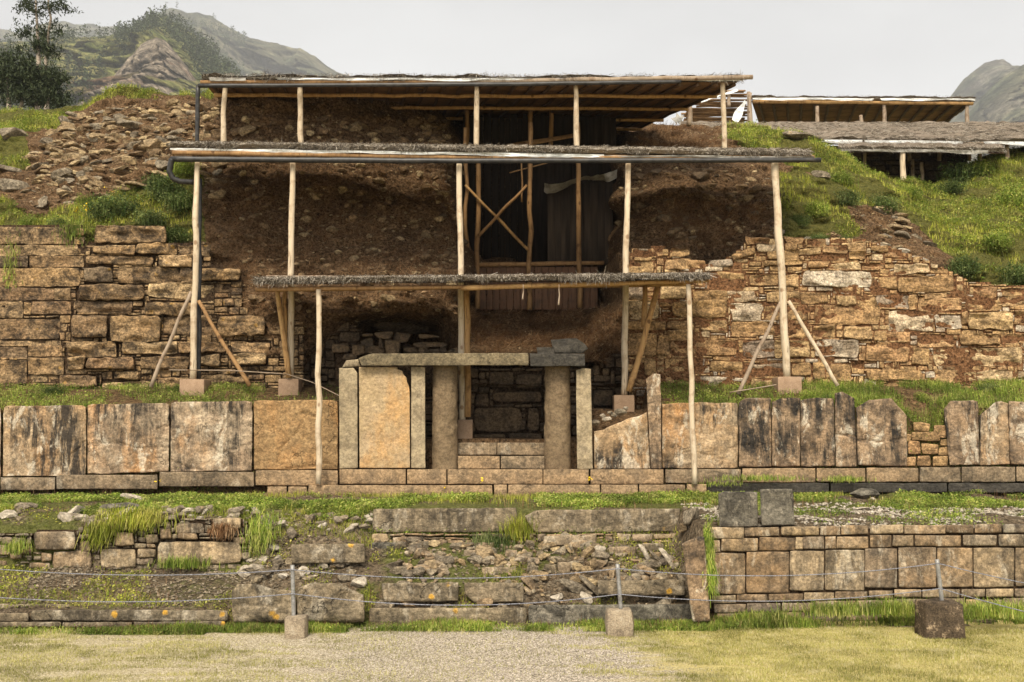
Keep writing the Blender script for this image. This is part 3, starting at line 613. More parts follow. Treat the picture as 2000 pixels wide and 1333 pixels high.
for j in range(len(vv)):
    nj = fbm(np.array([[j*0.07, 3.0, 1.0]]), 1.0, 4, 77)[0]; nk = fbm(np.array([[j*0.07, 9.0, 5.0]]), 1.0, 4, 78)[0]
    sx_ = pxs + warp_*np.where(pxs < 1050, nj, nk)*26
    for c_ in (0, 1): G[:, j, c_] = np.interp(sx_, pxs, G[:, j, c_].copy())
for _ in range(8):
    G[:, 1:-1] = 0.25*G[:, :-2]+0.5*G[:, 1:-1]+0.25*G[:, 2:]
BP = np.repeat(pxs[:, None], len(vv), 1); BQ = G[..., 0]
W = P(BP, BQ, G[..., 1])
hol = np.clip(1-np.abs(BP-1050)/140, 0, 1)
nz = fbm(W, 0.55, 3, 11); nz2 = fbm(W*np.array([1, 1, 1.5]), 2.2, 4, 12)
nz3 = fbm(W*np.array([1, 1, 1.4]), 7.0, 3, 14); lay = fbm(W*np.array([0.35, 0.35, 3.0]), 1.6, 4, 19); W[..., 1] -= 0.30*nz + 0.17*nz2 + 0.045*nz3 + 0.10*lay; W[..., 2] += 0.08*fbm(W, 1.1, 3, 15)
back = W[:, :1]+np.array([0, 5.0, -0.6]); back2 = W[:, :1]+np.array([0, 14.0, -5])
W = np.concatenate([back2, back, W], 1); BP = np.concatenate([BP[:, :2], BP], 1); BQ = np.concatenate([BQ[:, :1], BQ[:, :1], BQ], 1)
def grass_zone(px, py, p3):
    n = fbm(p3, 0.7, 3, 33)
    crest_l = np.interp(px, [-300, 0, 130, 215, 300, 390, 430], [330, 306, 244, 203, 198, 199, 198])
    g = np.where((px < 425) & (py < crest_l+22*n), 1.0, 0.0)
    g = np.maximum(g, np.where((px < 60) & (py < 330), 0.8, 0))
    low = np.interp(px, [-300, 0, 140, 230, 300, 395], [398, 404, 398, 366, 342, 312])
    g = np.maximum(g, np.where((px < 398) & (py > low+25*n) & (py < 470), 0.85, 0))
    crest_r = np.interp(px, [1405, 1430, 1600, 1700, 1800], [240, 282, 345, 402, 420])
    g = np.maximum(g, np.where((px > 1418) & (px <= 1800) & (py < crest_r+20*n), 1.0, 0))
    g = np.maximum(g, np.where((px > 1520) & (px <= 1700) & (py < 470) & (n > 0.05), 0.7, 0))
    g = np.maximum(g, np.where((px > 1770) & (py < np.interp(px, [1770, 1850, 1900, 2000], [425, 500, 580, 600])+15*n), 1.0, 0))
    return g
GZ = grass_zone(BP, BQ, W)
BKV = W.reshape(-1, 3); BKF = grid_faces(W.shape[0], W.shape[1])
mb = MB(); mb.add(BKV, [BKF], GZ.ravel()+0.001); single('earth_bank', mb, M['earth'], kind='structure')
BKP = BP.ravel(); BKQ = BQ.ravel(); BKG = GZ.ravel()

# ------------------------------------------------------------------ upper masonry walls
def z4(r): return (r[0]/2.854, 433+r[1]/2.854, r[2]/2.854, 433+r[3]/2.854)
def z5(r): return (650+r[0]/2.854, 433+r[1]/2.854, 650+r[2]/2.854, 433+r[3]/2.854)
def z6(r): return (1300+r[0]/2.854, 433+r[1]/2.854, 1300+r[2]/2.854, 433+r[3]/2.854)
def zl3(r): return (1300+r[0]/2.854, 866+r[1]/2.854, 1300+r[2]/2.854, 866+r[3]/2.854)
LW = [(-30, 445, 135, 477), (-60, 479, 26, 500), (27, 479, 150, 499), (-40, 501, 56, 522), (58, 501, 163, 522), (-30, 524, 155, 560), (-30, 563, 105, 587), (107, 563, 138, 586),
      (-40, 590, 45, 622), (48, 592, 60, 614), (62, 590, 140, 614), (-30, 625, 117, 663), (-30, 667, 100, 676), (-30, 679, 52, 700), (55, 675, 122, 697), (-30, 703, 52, 750), (55, 700, 125, 732),
      (183, 443, 325, 474), (180, 483, 262, 496), (266, 478, 345, 497), (352, 480, 410, 498), (168, 500, 300, 516), (310, 500, 375, 520), (165, 520, 220, 552), (232, 522, 352, 555), (355, 523, 385, 553),
      (152, 558, 278, 585), (292, 556, 380, 582), (148, 590, 260, 610), (285, 590, 380, 615), (138, 617, 208, 660), (213, 617, 312, 670), (320, 618, 412, 655), (130, 670, 228, 697), (240, 670, 345, 690),
      (348, 670, 440, 690), (168, 698, 262, 722), (275, 695, 370, 722), (130, 699, 165, 722), (223, 727, 270, 742), (117, 733, 190, 755), (388, 523, 470, 550), (388, 556, 420, 590), (425, 618, 520, 655),
      (452, 668, 528, 690), (455, 692, 520, 715), (380, 695, 430, 715), (390, 730, 485, 760), (200, 745, 300, 768), (310, 742, 385, 766), (-40, 755, 60, 790)]
def in_left(x, y):
    return -460 < x < 596 and np.interp(x, [-60, 165, 166, 330, 345, 410, 412, 470, 475, 520, 560, 600], [443, 443, 478, 478, 476, 480, 520, 522, 600, 612, 616, 628]) < y < 782
LW += fill_small((-460, 445, -62, 782), LW, lambda x, y: x < -64, 12, (4, 11), (2, 4), 0)
SMALL_L = fill_small((-60, 440, 600, 782), LW, in_left, 5.5, (2, 8), (1, 3), 0.04)
wall_l = thing('masonry_wall', 'tall weathered masonry wall of long flat brown stones on the left, below the stony mound', 'wall', P(250, 775, 25.0))
mb = MB()
for i, r in enumerate(LW):
    d = 0.30 if i > 16 else 0.09
    stone(mb, fL, rect((r[0]-.5, r[1]-.5, r[2]+.5, r[3]+.5), 1.0 if i <= 16 else 3.0), prot=RNG.uniform(0.04, d), rnd=0.02 if i <= 16 else 0.05, rough=0.03 if i <= 16 else 0.055, edge=1.5 if i <= 16 else 2.2, seed=i+1, res=3.4, step=0.012 if i <= 16 else 0.032, rscale=3.5, wob=1.2 if i <= 16 else 2.2)
part('large_stones', mb, M['wall_grey'], wall_l).name = 'stone_course'
mb = MB()
for i, r in enumerate(SMALL_L):
    stone(mb, fL, rect(r, 1.0), prot=RNG.uniform(0.01, 0.09), rnd=0.06, rough=0.02, edge=1.3, seed=i+300, res=6, wob=0.9)
part('chinking_stone', mb, M['wall_grey'], wall_l)
def mortar(f, inside, region, off, mat, parent, st=7.0):
    gx = np.arange(region[0], region[2]+st, st); gy = np.arange(region[1], region[3]+st, st)
    A, B = np.meshgrid(gx, gy, indexing='ij'); W = f(A, B, off); W[..., 1] -= 0.05*fbm(W, 1.8, 4, 41)
    F = grid_faces(len(gx), len(gy))
    ok = np.array([[inside(a, b) for b in gy] for a in gx]).ravel()
    F = F[ok[F].all(1)]
    m = MB(); m.add(W.reshape(-1, 3), [F]); part('mud_mortar', m, mat, parent)
mortar(fL, lambda x, y: in_left(x, y-3) or in_left(x, y+4), (-460, 440, 600, 786), -0.02, M['mortar_dark'], wall_l)

RW6 = [(0, 205, 130, 262), (130, 210, 218, 262), (245, 215, 375, 250), (35, 150, 130, 195), (450, 95, 580, 125), (510, 130, 620, 168), (570, 170, 750, 215), (665, 90, 770, 118), (790, 100, 885, 140), (885, 140, 1015, 180),
       (745, 150, 868, 183), (803, 185, 1010, 217), (555, 220, 760, 240), (1020, 120, 1120, 160), (1020, 165, 1110, 205), (1150, 130, 1240, 160), (1225, 165, 1340, 200), (1280, 240, 1470, 290), (920, 235, 1080, 265),
       (800, 225, 910, 255), (1090, 235, 1210, 262), (240, 285, 440, 355), (470, 295, 625, 355), (670, 295, 740, 355), (770, 285, 1150, 365), (1195, 310, 1290, 370), (1295, 310, 1610, 390), (-30, 365, 115, 430),
       (165, 385, 245, 440), (247, 385, 340, 440), (345, 388, 500, 440), (565, 390, 745, 455), (755, 400, 905, 455), (955, 415, 1065, 460), (1070, 420, 1175, 475), (1180, 415, 1355, 480), (1360, 405, 1395, 490),
       (1410, 427, 1650, 500), (1450, 400, 1560, 424), (1715, 370, 1845, 440), (1885, 385, 1995, 412), (1860, 420, 1995, 460), (1685, 445, 1870, 495), (45, 445, 340, 525), (365, 460, 530, 545), (550, 470, 790, 545),
       (835, 470, 1190, 575), (1245, 500, 1490, 610), (1505, 520, 1645, 595), (1650, 500, 1685, 570), (1690, 505, 1930, 605), (0, 555, 115, 600), (20, 605, 130, 655), (190, 555, 340, 605), (370, 565, 600, 635),
       (605, 580, 800, 645), (820, 580, 950, 650), (1000, 585, 1150, 655), (1165, 612, 1225, 660), (1230, 612, 1360, 665), (1400, 630, 1600, 695), (1640, 630, 1860, 690), (1870, 630, 1998, 680), (35, 660, 400, 750),
       (430, 670, 600, 755), (605, 665, 800, 755), (840, 665, 1075, 755), (1115, 685, 1355, 780), (1380, 705, 1465, 795), (1495, 705, 1985, 805), (-10, 765, 205, 840), (245, 780, 425, 835), (440, 795, 655, 860),
       (700, 790, 810, 860), (820, 795, 885, 870), (920, 800, 1025, 880), (1035, 785, 1095, 850), (165, 870, 435, 960), (0, 855, 60, 960), (480, 880, 540, 930), (545, 880, 610, 920), (1130, 830, 1420, 880),
       (1500, 830, 1660, 900), (1665, 840, 1720, 910), (1740, 835, 1930, 890), (2000, 420, 2230, 480), (2000, 500, 2200, 590), (2005, 630, 2200, 700), (2000, 720, 2250, 800), (1945, 500, 1998, 560), (2000, 830, 2250, 900), (1240, 900, 1500, 960), (1520, 915, 1800, 965), (1820, 905, 2100, 960)]
RW5 = [(1640, 225, 1790, 288), (1680, 195, 1770, 222), (1775, 150, 1835, 195), (1650, 365, 1740, 430), (1640, 560, 1850, 612), (1650, 630, 1800, 750), (1810, 640, 1880, 735), (1640, 757, 1738, 840), (1742, 770, 1800, 850),
       (1830, 850, 1860, 905), (1650, 850, 1740, 920), (1830, 910, 1850, 970), (1650, 445, 1820, 545)]
RW = [z6(r) for r in RW6]+[z5(r) for r in RW5]
def in_right(x, y):
    return 1222 < x < 2460 and np.interp(x, [1215, 1232, 1300, 1340, 1380, 1430, 1460, 1500, 1640, 1700, 1790, 1850, 1900, 2000, 2200], [520, 486, 484, 506, 520, 500, 468, 464, 464, 472, 500, 526, 552, 560, 562]) < y < 800
RW += fill_small((2122, 565, 2460, 800), RW, lambda x, y: True, 12, (3, 9), (2, 4), 0.05)
SMALL_R = fill_small((1222, 460, 2120, 800), RW, in_right, 5.0, (1, 7), (1, 3), 0.03)
wall_r = thing('masonry_wall', 'tall golden sandstone masonry wall with red mud joints on the right, below the green mound', 'wall', P(1620, 775, 25.0))
mb = MB()
for i, r in enumerate(RW):
    stone(mb, fR, rect((r[0]-1.2, r[1]-1.1, r[2]+1.2, r[3]+1.1), 2.8), prot=RNG.uniform(0.02, 0.11), rnd=0.05, rough=0.05, edge=2.0, seed=i+700, res=3.4, step=0.026, rscale=3.4, wob=2.0)
q = [np.array(c, float) for c in [(1428, 498), (1474, 482), (1476, 496), (1433, 510)]]
stone(mb, fR, q, prot=0.12, rnd=0.06, rough=0.03, seed=699)
part('stone_course', mb, M['wall_warm'], wall_r)
mb = MB()
for i, r in enumerate(SMALL_R):
    stone(mb, fR, rect(r, 1.0), prot=RNG.uniform(0.0, 0.06), rnd=0.07, rough=0.02, edge=1.2, seed=i+900, res=6, wob=0.9)
part('chinking_stone', mb, M['wall_warm'], wall_r)
mortar(fR, lambda x, y: in_right(x, y-3) or in_right(x, y+4), (1222, 460, 2460, 806), 0.005, M['mortar'], wall_r)

# inner wall seen through and above the portal
fI = plane(25.75, 0.02, 0, 3.0)
IW = [(768, 655, 830, 690), (760, 860, 1030, 905)]
IWz = [(790, 1040, 1055, 1175), (1085, 1040, 1150, 1165), (1030, 1100, 1075, 1165), (890, 950, 1165, 1005), (800, 960, 870, 1030), (785, 1185, 960, 1215), (980, 1180, 1165, 1215), (1450, 940, 1560, 1030), (1500, 815, 1540, 860),
       (815, 840, 850, 880), (820, 880, 860, 915), (870, 840, 1010, 925), (1020, 850, 1165, 930), (1550, 830, 1575, 930)]
IW = [z5(r) for r in IWz]
def in_inner(x, y): return (585 < x < 1232) and y > np.interp(x, [585, 640, 700, 720, 880, 900, 1160, 1200, 1232], [626, 612, 640, 700, 712, 716, 716, 690, 690]) and y < 870
SMALL_I = fill_small((585, 600, 1232, 870), IW, in_inner, 7.0, (2, 6), (1, 3), 0.05)
wall_i = thing('inner_wall', 'shadowed rubble masonry wall standing behind the portal columns', 'wall', P(980, 860, 25.75))
mb = MB()
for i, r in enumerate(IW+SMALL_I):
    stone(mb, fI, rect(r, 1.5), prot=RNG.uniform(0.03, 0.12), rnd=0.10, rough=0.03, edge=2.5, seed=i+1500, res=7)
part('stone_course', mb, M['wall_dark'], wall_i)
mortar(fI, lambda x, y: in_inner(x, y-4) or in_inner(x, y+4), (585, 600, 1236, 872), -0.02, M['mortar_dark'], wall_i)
# stones stacked above the portal in front of the dark hole
fS = plane(25.0, 0.0, 0, 3.0)
SSz = [(160, 650, 230, 700), (240, 605, 335, 655), (240, 655, 285, 700), (290, 660, 385, 735), (340, 620, 430, 680), (480, 620, 590, 655), (450, 660, 640, 695), (110, 700, 175, 740), (180, 700, 280, 738), (395, 705, 462, 738), (468, 700, 520, 738),
       (525, 705, 600, 738), (640, 705, 700, 738), (600, 700, 640, 735), (5, 680, 100, 740), (160, 630, 230, 652), (60, 745, 140, 780)]
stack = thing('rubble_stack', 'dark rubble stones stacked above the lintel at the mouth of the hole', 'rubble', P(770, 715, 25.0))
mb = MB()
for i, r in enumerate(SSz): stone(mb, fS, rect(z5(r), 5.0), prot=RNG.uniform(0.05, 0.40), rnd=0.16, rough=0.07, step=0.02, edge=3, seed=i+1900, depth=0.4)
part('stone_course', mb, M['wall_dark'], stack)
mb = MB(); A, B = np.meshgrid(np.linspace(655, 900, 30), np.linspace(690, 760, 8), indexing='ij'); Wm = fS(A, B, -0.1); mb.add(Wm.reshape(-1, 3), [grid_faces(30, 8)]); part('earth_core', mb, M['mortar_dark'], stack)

# dark earth closing the excavation behind the portal and the hole
mb = MB(); A, Bq = np.meshgrid(np.linspace(540, 1260, 60), np.linspace(560, 900, 30), indexing='ij'); Wm = P(A, Bq, 29.6+0*A); Wm[..., 1] += 0.3*fbm(Wm, 1.2, 4, 6)
mb.add(Wm.reshape(-1, 3), [grid_faces(60, 30)])
A, Bq = np.meshgrid(np.linspace(-4.6, 3.6, 50), np.linspace(25.5, 29.8, 20), indexing='ij'); Wm = np.stack([A, Bq, 4.2+0.15*fbm(np.stack([A, Bq, 0*A], -1), 1, 3, 2)], -1); mb.add(Wm.reshape(-1, 3), [grid_faces(50, 20)])
single('excavation_floor', mb, M['earth'], kind='structure')
# ------------------------------------------------------------------ slab walls and the portal
def frect(x0, y0, x1, y1): return [np.array(c, float) for c in ((x0, y0), (x1, y0), (x1, y1), (x0, y1))]
fO = plane(22.82, 0.01, 0, 2.2); fB = plane(22.62, 0, 0, 2.0); fP = plane(22.7, 0, 0, 2.2)
sw = thing('slab_wall', 'row of large upright stained tan slabs left of the portal', 'wall', P(330, 955, 22.8))
CRK = {1: [[(168, 862), (140, 890), (128, 929)]], 2: [[(171, 869), (205, 866), (225, 864), (265, 874), (331, 875)], [(300, 852), (312, 836), (331, 831)]], 3: [[(452, 806), (440, 830), (414, 872), (430, 886), (492, 866)], [(334, 900), (360, 912), (395, 918)]], 4: [[(604, 806), (575, 850), (555, 868), (540, 905)], [(600, 806), (585, 806), (620, 815)], [(640, 905), (610, 910), (560, 916)]]}
for i, (q, mk, lab) in enumerate([
    ([(-170, 794), (2, 793), (2, 932), (-170, 934)], 'ortho', None),
    ([(7, 793), (168, 791), (168, 929), (5, 931)], 'ortho', 'pale slab with black and white run stains'),
    ([(171, 790), (331, 787), (330, 922), (171, 926)], 'ortho', 'cracked slab with grey streaks'),
    ([(334, 785), (493, 783), (492, 920), (333, 922)], 'ortho', 'brown streaked slab cracked at its right corner'),
    ([(496, 782), (660, 781), (660, 917), (496, 918)], 'ortho_warm', 'ochre unstained slab with a diagonal crack'),
    ([(-340, 796), (-174, 794), (-174, 934), (-340, 936)], 'ortho', None), ([(-510, 798), (-344, 796), (-344, 936), (-510, 938)], 'ortho', None)]):
    mb = MB(); stone(mb, fO, [np.array(c, float) for c in q], prot=0.04, depth=0.35, rnd=0.006, rough=0.022, edge=1.6, res=2.6, seed=2000+i*13, wob=0.9, rscale=2.4, cracks=CRK.get(i), top=[(-1, 3), (-.9, 0), (-.2, 1), (.5, 0), (.93, 1), (1, 4)])
    part('slab', mb, M[mk], sw, lab)
for i, (x0, x1, y0, y1) in enumerate([(-170, -2, 936, 960), (1, 108, 933, 958), (110, 308, 928, 956), (311, 497, 922, 951), (499, 660, 919, 949), (-350, -174, 938, 961), (-520, -354, 940, 963)]):
    mb = MB(); stone(mb, fB, frect(x0, y0, x1, y1), prot=0.06, depth=0.5, rnd=0.01, rough=0.015, edge=2, seed=2100+i, wob=0.6)
    part('base_stone', mb, M['base' if i == 4 else 'base_dark'], sw)
sw = thing('slab_wall', 'row of dark streaked upright slabs right of the portal, one gap filled with small stones', 'wall', P(1640, 945, 22.8))
RS = [([(1294, 786), (1440, 786), (1440, 915), (1294, 915)], 'ortho', [(-1, 3), (0, 0), (1, 2)], 'wide slab blackened at the top and pale below'),
      ([(1443, 778), (1505, 776), (1506, 912), (1444, 913)], 'ortho_dark', [(-1, 8), (-.6, 0), (1, 2)], None),
      ([(1508, 780), (1562, 776), (1562, 912), (1509, 912)], 'ortho_dark', [(-1, 6), (-.4, 0), (1, 1)], None),
      ([(1564, 778), (1628, 775), (1630, 911), (1565, 912)], 'ortho_dark', [(-1, 4), (0, 0), (1, 4)], None),
      ([(1631, 762), (1668, 770), (1673, 912), (1633, 912)], 'ortho_dark', [(-1, 6), (-.3, 0), (1, 8)], 'narrow slab taller than its neighbours'),
      ([(1673, 779), (1770, 779), (1771, 912), (1676, 909)], 'ortho_dark', [(-1, 18), (-.5, 2), (0.4, 0), (1, 34)], 'broad slab with a rounded top'),
      ([(1844, 782), (1909, 782), (1913, 908), (1856, 909)], 'ortho_dark', [(-1, 18), (-.6, 2), (0.8, 0), (1, 3)], 'slab with a rounded left corner'),
      ([(1914, 786), (1968, 782), (1972, 908), (1915, 909)], 'ortho', [(-1, 26), (0, 4), (0.5, 0), (1, 6)], 'slab with an ochre stripe and a slanted top'),
      ([(1970, 783), (2008, 783), (2012, 908), (1974, 908)], 'ortho_dark', [(-1, 0), (.4, 2), (1, 10)], None),
      ([(2013, 786), (2110, 786), (2113, 907), (2015, 907)], 'ortho_dark', None, None), ([(2116, 786), (2216, 786), (2219, 906), (2118, 907)], 'ortho_dark', None, None), ([(2220, 784), (2330, 786), (2333, 905), (2222, 906)], 'ortho', None, None), ([(2334, 786), (2450, 788), (2453, 904), (2336, 905)], 'ortho_dark', None, None)]
for i, (q, mk, tp, lab) in enumerate(RS):
    mb = MB(); stone(mb, fO, [np.array(c, float)+np.array([(-1.0, 0), (1.0, 0), (1.0, 0), (-1.0, 0)][k_]) for k_, c in enumerate(q)], prot=0.05+0.04*(i % 3), depth=0.35, rnd=0.006, rough=0.028, edge=1.6, res=2.8, seed=2200+i*13, top=tp, wob=1.1, rscale=2.4, cracks={0: [[(1300, 905), (1345, 880), (1420, 900)], [(1405, 915), (1420, 880), (1440, 872)]], 4: [[(1633, 850), (1672, 852)]], 5: [[(1676, 860), (1720, 862), (1771, 856)]]}.get(i))
    part('slab', mb, M[mk], sw, lab)
for i, (x0, x1, y0, y1) in enumerate([(1299, 1447, 917, 944), (1449, 1593, 915, 943), (1595, 1690, 915, 942), (1692, 1794, 914, 942), (1796, 1876, 913, 942), (1878, 1983, 912, 942), (1985, 2130, 912, 941), (2132, 2290, 911, 941), (2292, 2460, 910, 940)]):
    mb = MB(); stone(mb, fB, frect(x0, y0, x1, y1), prot=0.05, depth=0.5, rnd=0.012, rough=0.015, edge=2, seed=2300+i, wob=0.7)
    part('base_stone', mb, M['base' if i in (1, 2, 3) else 'base_dark'], sw)
mb = MB()
fG = plane(22.9, 0.01, 0, 2.2)
for i, q in enumerate([(1771, 893, 1789, 911), (1791, 891, 1818, 911), (1820, 891, 1852, 911), (1772, 862, 1798, 889), (1799, 866, 1832, 888), (1834, 874, 1856, 890), (1780, 845, 1836, 862), (1784, 826, 1817, 844), (1822, 832, 1850, 856), (1838, 858, 1856, 872), (1768, 850, 1778, 862)]):
    stone(mb, fG, rect(q, 1.8), prot=0.06, depth=0.3, rnd=0.08, rough=0.02, edge=2.2, seed=2400+i)
part('infill_stones', mb, M['wall_warm'], sw).name = 'infill_stone'
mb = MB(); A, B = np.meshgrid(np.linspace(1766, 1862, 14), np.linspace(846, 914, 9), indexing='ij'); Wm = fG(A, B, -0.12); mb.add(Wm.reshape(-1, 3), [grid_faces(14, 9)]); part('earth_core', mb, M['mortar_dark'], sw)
fD = plane(22.5, 0, 0, 1.8)
mb = MB()
for i, (x0, x1) in enumerate([(1382, 1620), (1622, 1850), (1852, 2130), (2132, 2460)]): stone(mb, fD, frect(x0, 944, x1, 962), prot=0.02, depth=0.4, rnd=0.01, rough=0.02, edge=2, seed=2450+i)
part('plinth', mb, M['black'], sw)

portal = thing('stone_portal', 'ancient stone portal with two round columns under a long flat lintel', 'portal', P(905, 948, 22.7))
def pslab(name, q, mk, label=None, top=None, right=None, left=None, d=0.4, prot=0.04, f=fP, rough=0.008, seed=1, edge=1.6):
    mb = MB(); stone(mb, f, [np.array(c, float) for c in q], prot=prot, depth=d, rnd=0.004, rough=rough, edge=edge, res=3, seed=seed, top=top, right=right, left=left, wob=0.35, rscale=2.0)
    return part(name, mb, M[mk], portal, label)
pslab('pillar', [(662, 719), (698, 719), (699, 915), (663, 916)], 'portal_grey', 'grey pillar at the left end', top=[(-1, 0), (0.6, 0), (1, 10)], seed=31, d=0.6)
pslab('slab', [(701, 717), (800, 717), (801, 915), (702, 915)], 'portal', 'pale orange slab broken at its top right corner', right=[(-1, -24), (-.95, -23), (-.92, -14), (-.84, -12), (-.80, -6), (-.70, -5), (-.62, -1), (-.5, 0), (1, 0)], seed=32)
pslab('pillar', [(803, 716), (830, 717), (831, 915), (803, 915)], 'portal_grey', None, seed=33, d=0.6)
pslab('pillar', [(1125, 719), (1154, 719), (1158, 916), (1127, 916)], 'portal_grey', 'cracked pale pillar right of the opening', top=[(-1, 4), (0, 0), (1, 2)], seed=34, d=0.6, rough=0.02)
def column(px0, px1, py0, py1, D):
    a = P((px0+px1)/2, py0, D); b = P((px0+px1)/2, py1, D); r = (px1-px0)/2/FOC*D
    mb = MB(); k = 90; seg = 72
    z = np.linspace(0, 1, k); th = np.linspace(0, 2*math.pi, seg, endpoint=False)
    pts = a[None]*(1-z[:, None])+b[None]*z[:, None]
    R = r*(0.955+0.045*z)
    V = pts[:, None, :]+np.stack([R[:, None]*np.cos(th)[None], R[:, None]*np.sin(th)[None], np.zeros((k, seg))], -1)
    nrm = np.stack([np.cos(th), np.sin(th), 0*th], -1)[None]
    V = V + nrm*(0.010*fbm(V, 7, 4, 7)+0.006*np.clip(3*vnoise(V*np.array([1, 1, .7]), 11, 8), -1, 1)-0.02*np.clip(fbm(V, 2.5, 3, 4)-0.45, 0, 1))[..., None]
    i = np.arange(k-1)[:, None]*seg; j = np.arange(seg)[None]; j2 = (j+1) % seg
    mb.add(V.reshape(-1, 3), [np.stack([i+j, i+j2, i+seg+j2, i+seg+j], -1).reshape(-1, 4)])
    part('column', mb, M['column'], portal)
column(844, 894, 708, 916, 23.05); column(1063, 1115, 708, 916, 23.05)
fT = plane(22.5, 0, 0, 4.0)
def slab3(name, f, q, d, mk, top=None, bot=None, left=None, right=None, seed=0, parent=portal, label=None, edge=2.0, rough=0.01, prot=0.04, wob=0.6):
    "like a stone block, with the depth closed by the full back rim"
    mb = MB(); stone(mb, f, [np.array(c, float) for c in q], prot=prot, depth=d, rnd=0.004, rough=rough, edge=edge, res=5, seed=seed, top=top, bot=bot, left=left, right=right, wob=wob)
    return part(name, mb, M[mk], parent, label)
slab3('lintel', fT, [(700, 691), (1032, 690), (1033, 714), (706, 715)], 1.2, 'lintel', 'light lintel block' and [(-1, 9), (-.93, 4), (-.85, 0), (1, 0)], seed=41, label='long tan grey lintel')
slab3('lintel', fT, [(1034, 691), (1142, 691), (1143, 716), (1036, 716)], 1.2, 'black', seed=42, label='short black lintel')
slab3('broken_block', plane(22.8, 0, 0, 4), [(1075, 662), (1146, 660), (1144, 691), (1082, 691)], 0.5, 'black', top=[(-1, 2), (0.5, 0), (1, 12)], right=[(-1, -4), (0, 4), (1, -6)], seed=43, label='broken dark block on the lintel', rough=0.05, prot=0.1)
slab3('broken_block', plane(22.7, 0, 0, 4), [(1048, 678), (1082, 679), (1084, 691), (1050, 691)], 0.5, 'black', seed=44, rough=0.03)
slab3('broken_block', plane(22.7, 0, 0, 4), [(676, 704), (700, 702), (704, 716), (668, 718)], 0.6, 'portal_grey', seed=45, rough=0.04, label='small loose block under the left lintel end')
# broken slab and fin right of the portal
slab3('slab', plane(22.85, 0, 0, 3), [(1160, 805), (1264, 805), (1270, 916), (1160, 916)], 0.3, 'ortho', top=[(-1, 38), (-.6, 34), (-.5, 30), (0, 20), (.3, 12), (.7, 8), (1, 0)], seed=46, label='grey slab broken off along a slanted top')
slab3('fin_slab', plane(22.75, 0, 0, 3), [(1262, 729), (1290, 728), (1292, 916), (1271, 916)], 1.3, 'ortho_dark', top=[(-1, 12), (0, 1), (1, 3)], seed=47, label='tall slab set edge on')
for i, (x0, x1) in enumerate([(663, 793), (795, 872), (874, 1060), (1061, 1150), (1153, 1296)]):
    mb = MB(); stone(mb, fB, frect(x0, 917, x1, 946), prot=0.06, depth=0.5, rnd=0.006, rough=0.012, edge=1.6, seed=2500+i, wob=0.5)
    part('base_stone', mb, M['base'], portal)
fS2 = plane(23.25, 0, 0, 2.4); fS1 = plane(22.95, 0, 0, 2.2)
for f, rs, d in ((fS2, [(894, 865, 970, 889), (971, 865, 1064, 889)], 0.6), (fS1, [(894, 891, 976, 916), (978, 891, 1064, 916)], 0.5)):
    for j, r in enumerate(rs):
        mb = MB(); stone(mb, f, frect(*r), prot=0.02, depth=d, rnd=0.01, rough=0.012, edge=1.6, seed=2600+j+r[1], wob=0.5)
        part('step', mb, M['base' if (r[1] > 880 and j == 0) else 'base_dark'], portal)
fE = plane(22.25, 0, 0, 1.8)
for i, (x0, y0, x1, y1) in enumerate([(522, 951, 560, 970), (563, 951, 600, 970), (602, 948, 962, 972), (965, 947, 990, 972), (992, 947, 1172, 972), (1174, 947, 1246, 972), (1248, 947, 1338, 972), (1341, 946, 1380, 970)]):
    mb = MB(); stone(mb, fE, frect(x0, y0, x1, y1), prot=0.05, depth=0.45, rnd=0.008, rough=0.014, edge=1.8, seed=2700+i, wob=0.6)
    part('curb_stone', mb, M['base'], portal)

# ------------------------------------------------------------------ lower retaining wall on the right
fW = plane(16.28, 0.03, 0.10, 0)
C1 = [(215, 470, 438, 532), (443, 470, 632, 520), (640, 465, 855, 515), (860, 460, 975, 512), (978, 455, 1130, 510), (1138, 455, 1325, 505), (1332, 455, 1560, 505), (1563, 455, 1715, 502), (1722, 450, 1875, 500), (1880, 450, 2000, 500), (2005, 450, 2200, 500),
      (235, 540, 305, 608), (310, 532, 515, 602), (522, 525, 722, 598), (725, 525, 765, 592), (767, 520, 885, 590), (888, 520, 950, 588), (953, 520, 1130, 588), (1138, 512, 1258, 582), (1265, 512, 1380, 575), (1388, 512, 1645, 575), (1655, 510, 1845, 573), (1855, 508, 2000, 575), (2005, 508, 2200, 575),
      (243, 612, 445, 842), (450, 605, 688, 835), (692, 600, 885, 825), (890, 595, 1108, 822), (1110, 588, 1290, 808), (1297, 580, 1510, 805), (1515, 582, 1710, 803), (1716, 582, 1945, 803), (1948, 582, 2190, 800),
      (250, 848, 390, 892), (395, 842, 568, 888), (572, 838, 768, 882), (773, 832, 940, 878), (945, 828, 1125, 872), (1130, 822, 1268, 865), (1275, 815, 1425, 860), (1430, 815, 1640, 860), (1648, 812, 1780, 858), (1785, 812, 1940, 858), (1945, 810, 2190, 856),
      (270, 895, 447, 945), (452, 893, 642, 942), (648, 888, 830, 938), (835, 880, 1060, 930), (1065, 875, 1270, 925), (1275, 868, 1480, 915), (1485, 865, 1670, 912), (1675, 870, 1875, 915), (1880, 862, 2190, 915),
      (285, 948, 432, 1015), (438, 945, 640, 1010), (650, 940, 775, 1005), (780, 935, 1000, 1000), (1005, 930, 1270, 995), (1275, 922, 1480, 990), (1485, 920, 1700, 985), (1705, 918, 2190, 980)]
for (ya, yb) in ((449, 499), (507, 574), (580, 800), (809, 855), (861, 913), (917, 978)):
    x_ = 2206
    while x_ < 3250:
        w_ = RNG.uniform(120, 240); C1.append((x_, ya, x_+w_-5, yb)); x_ += w_
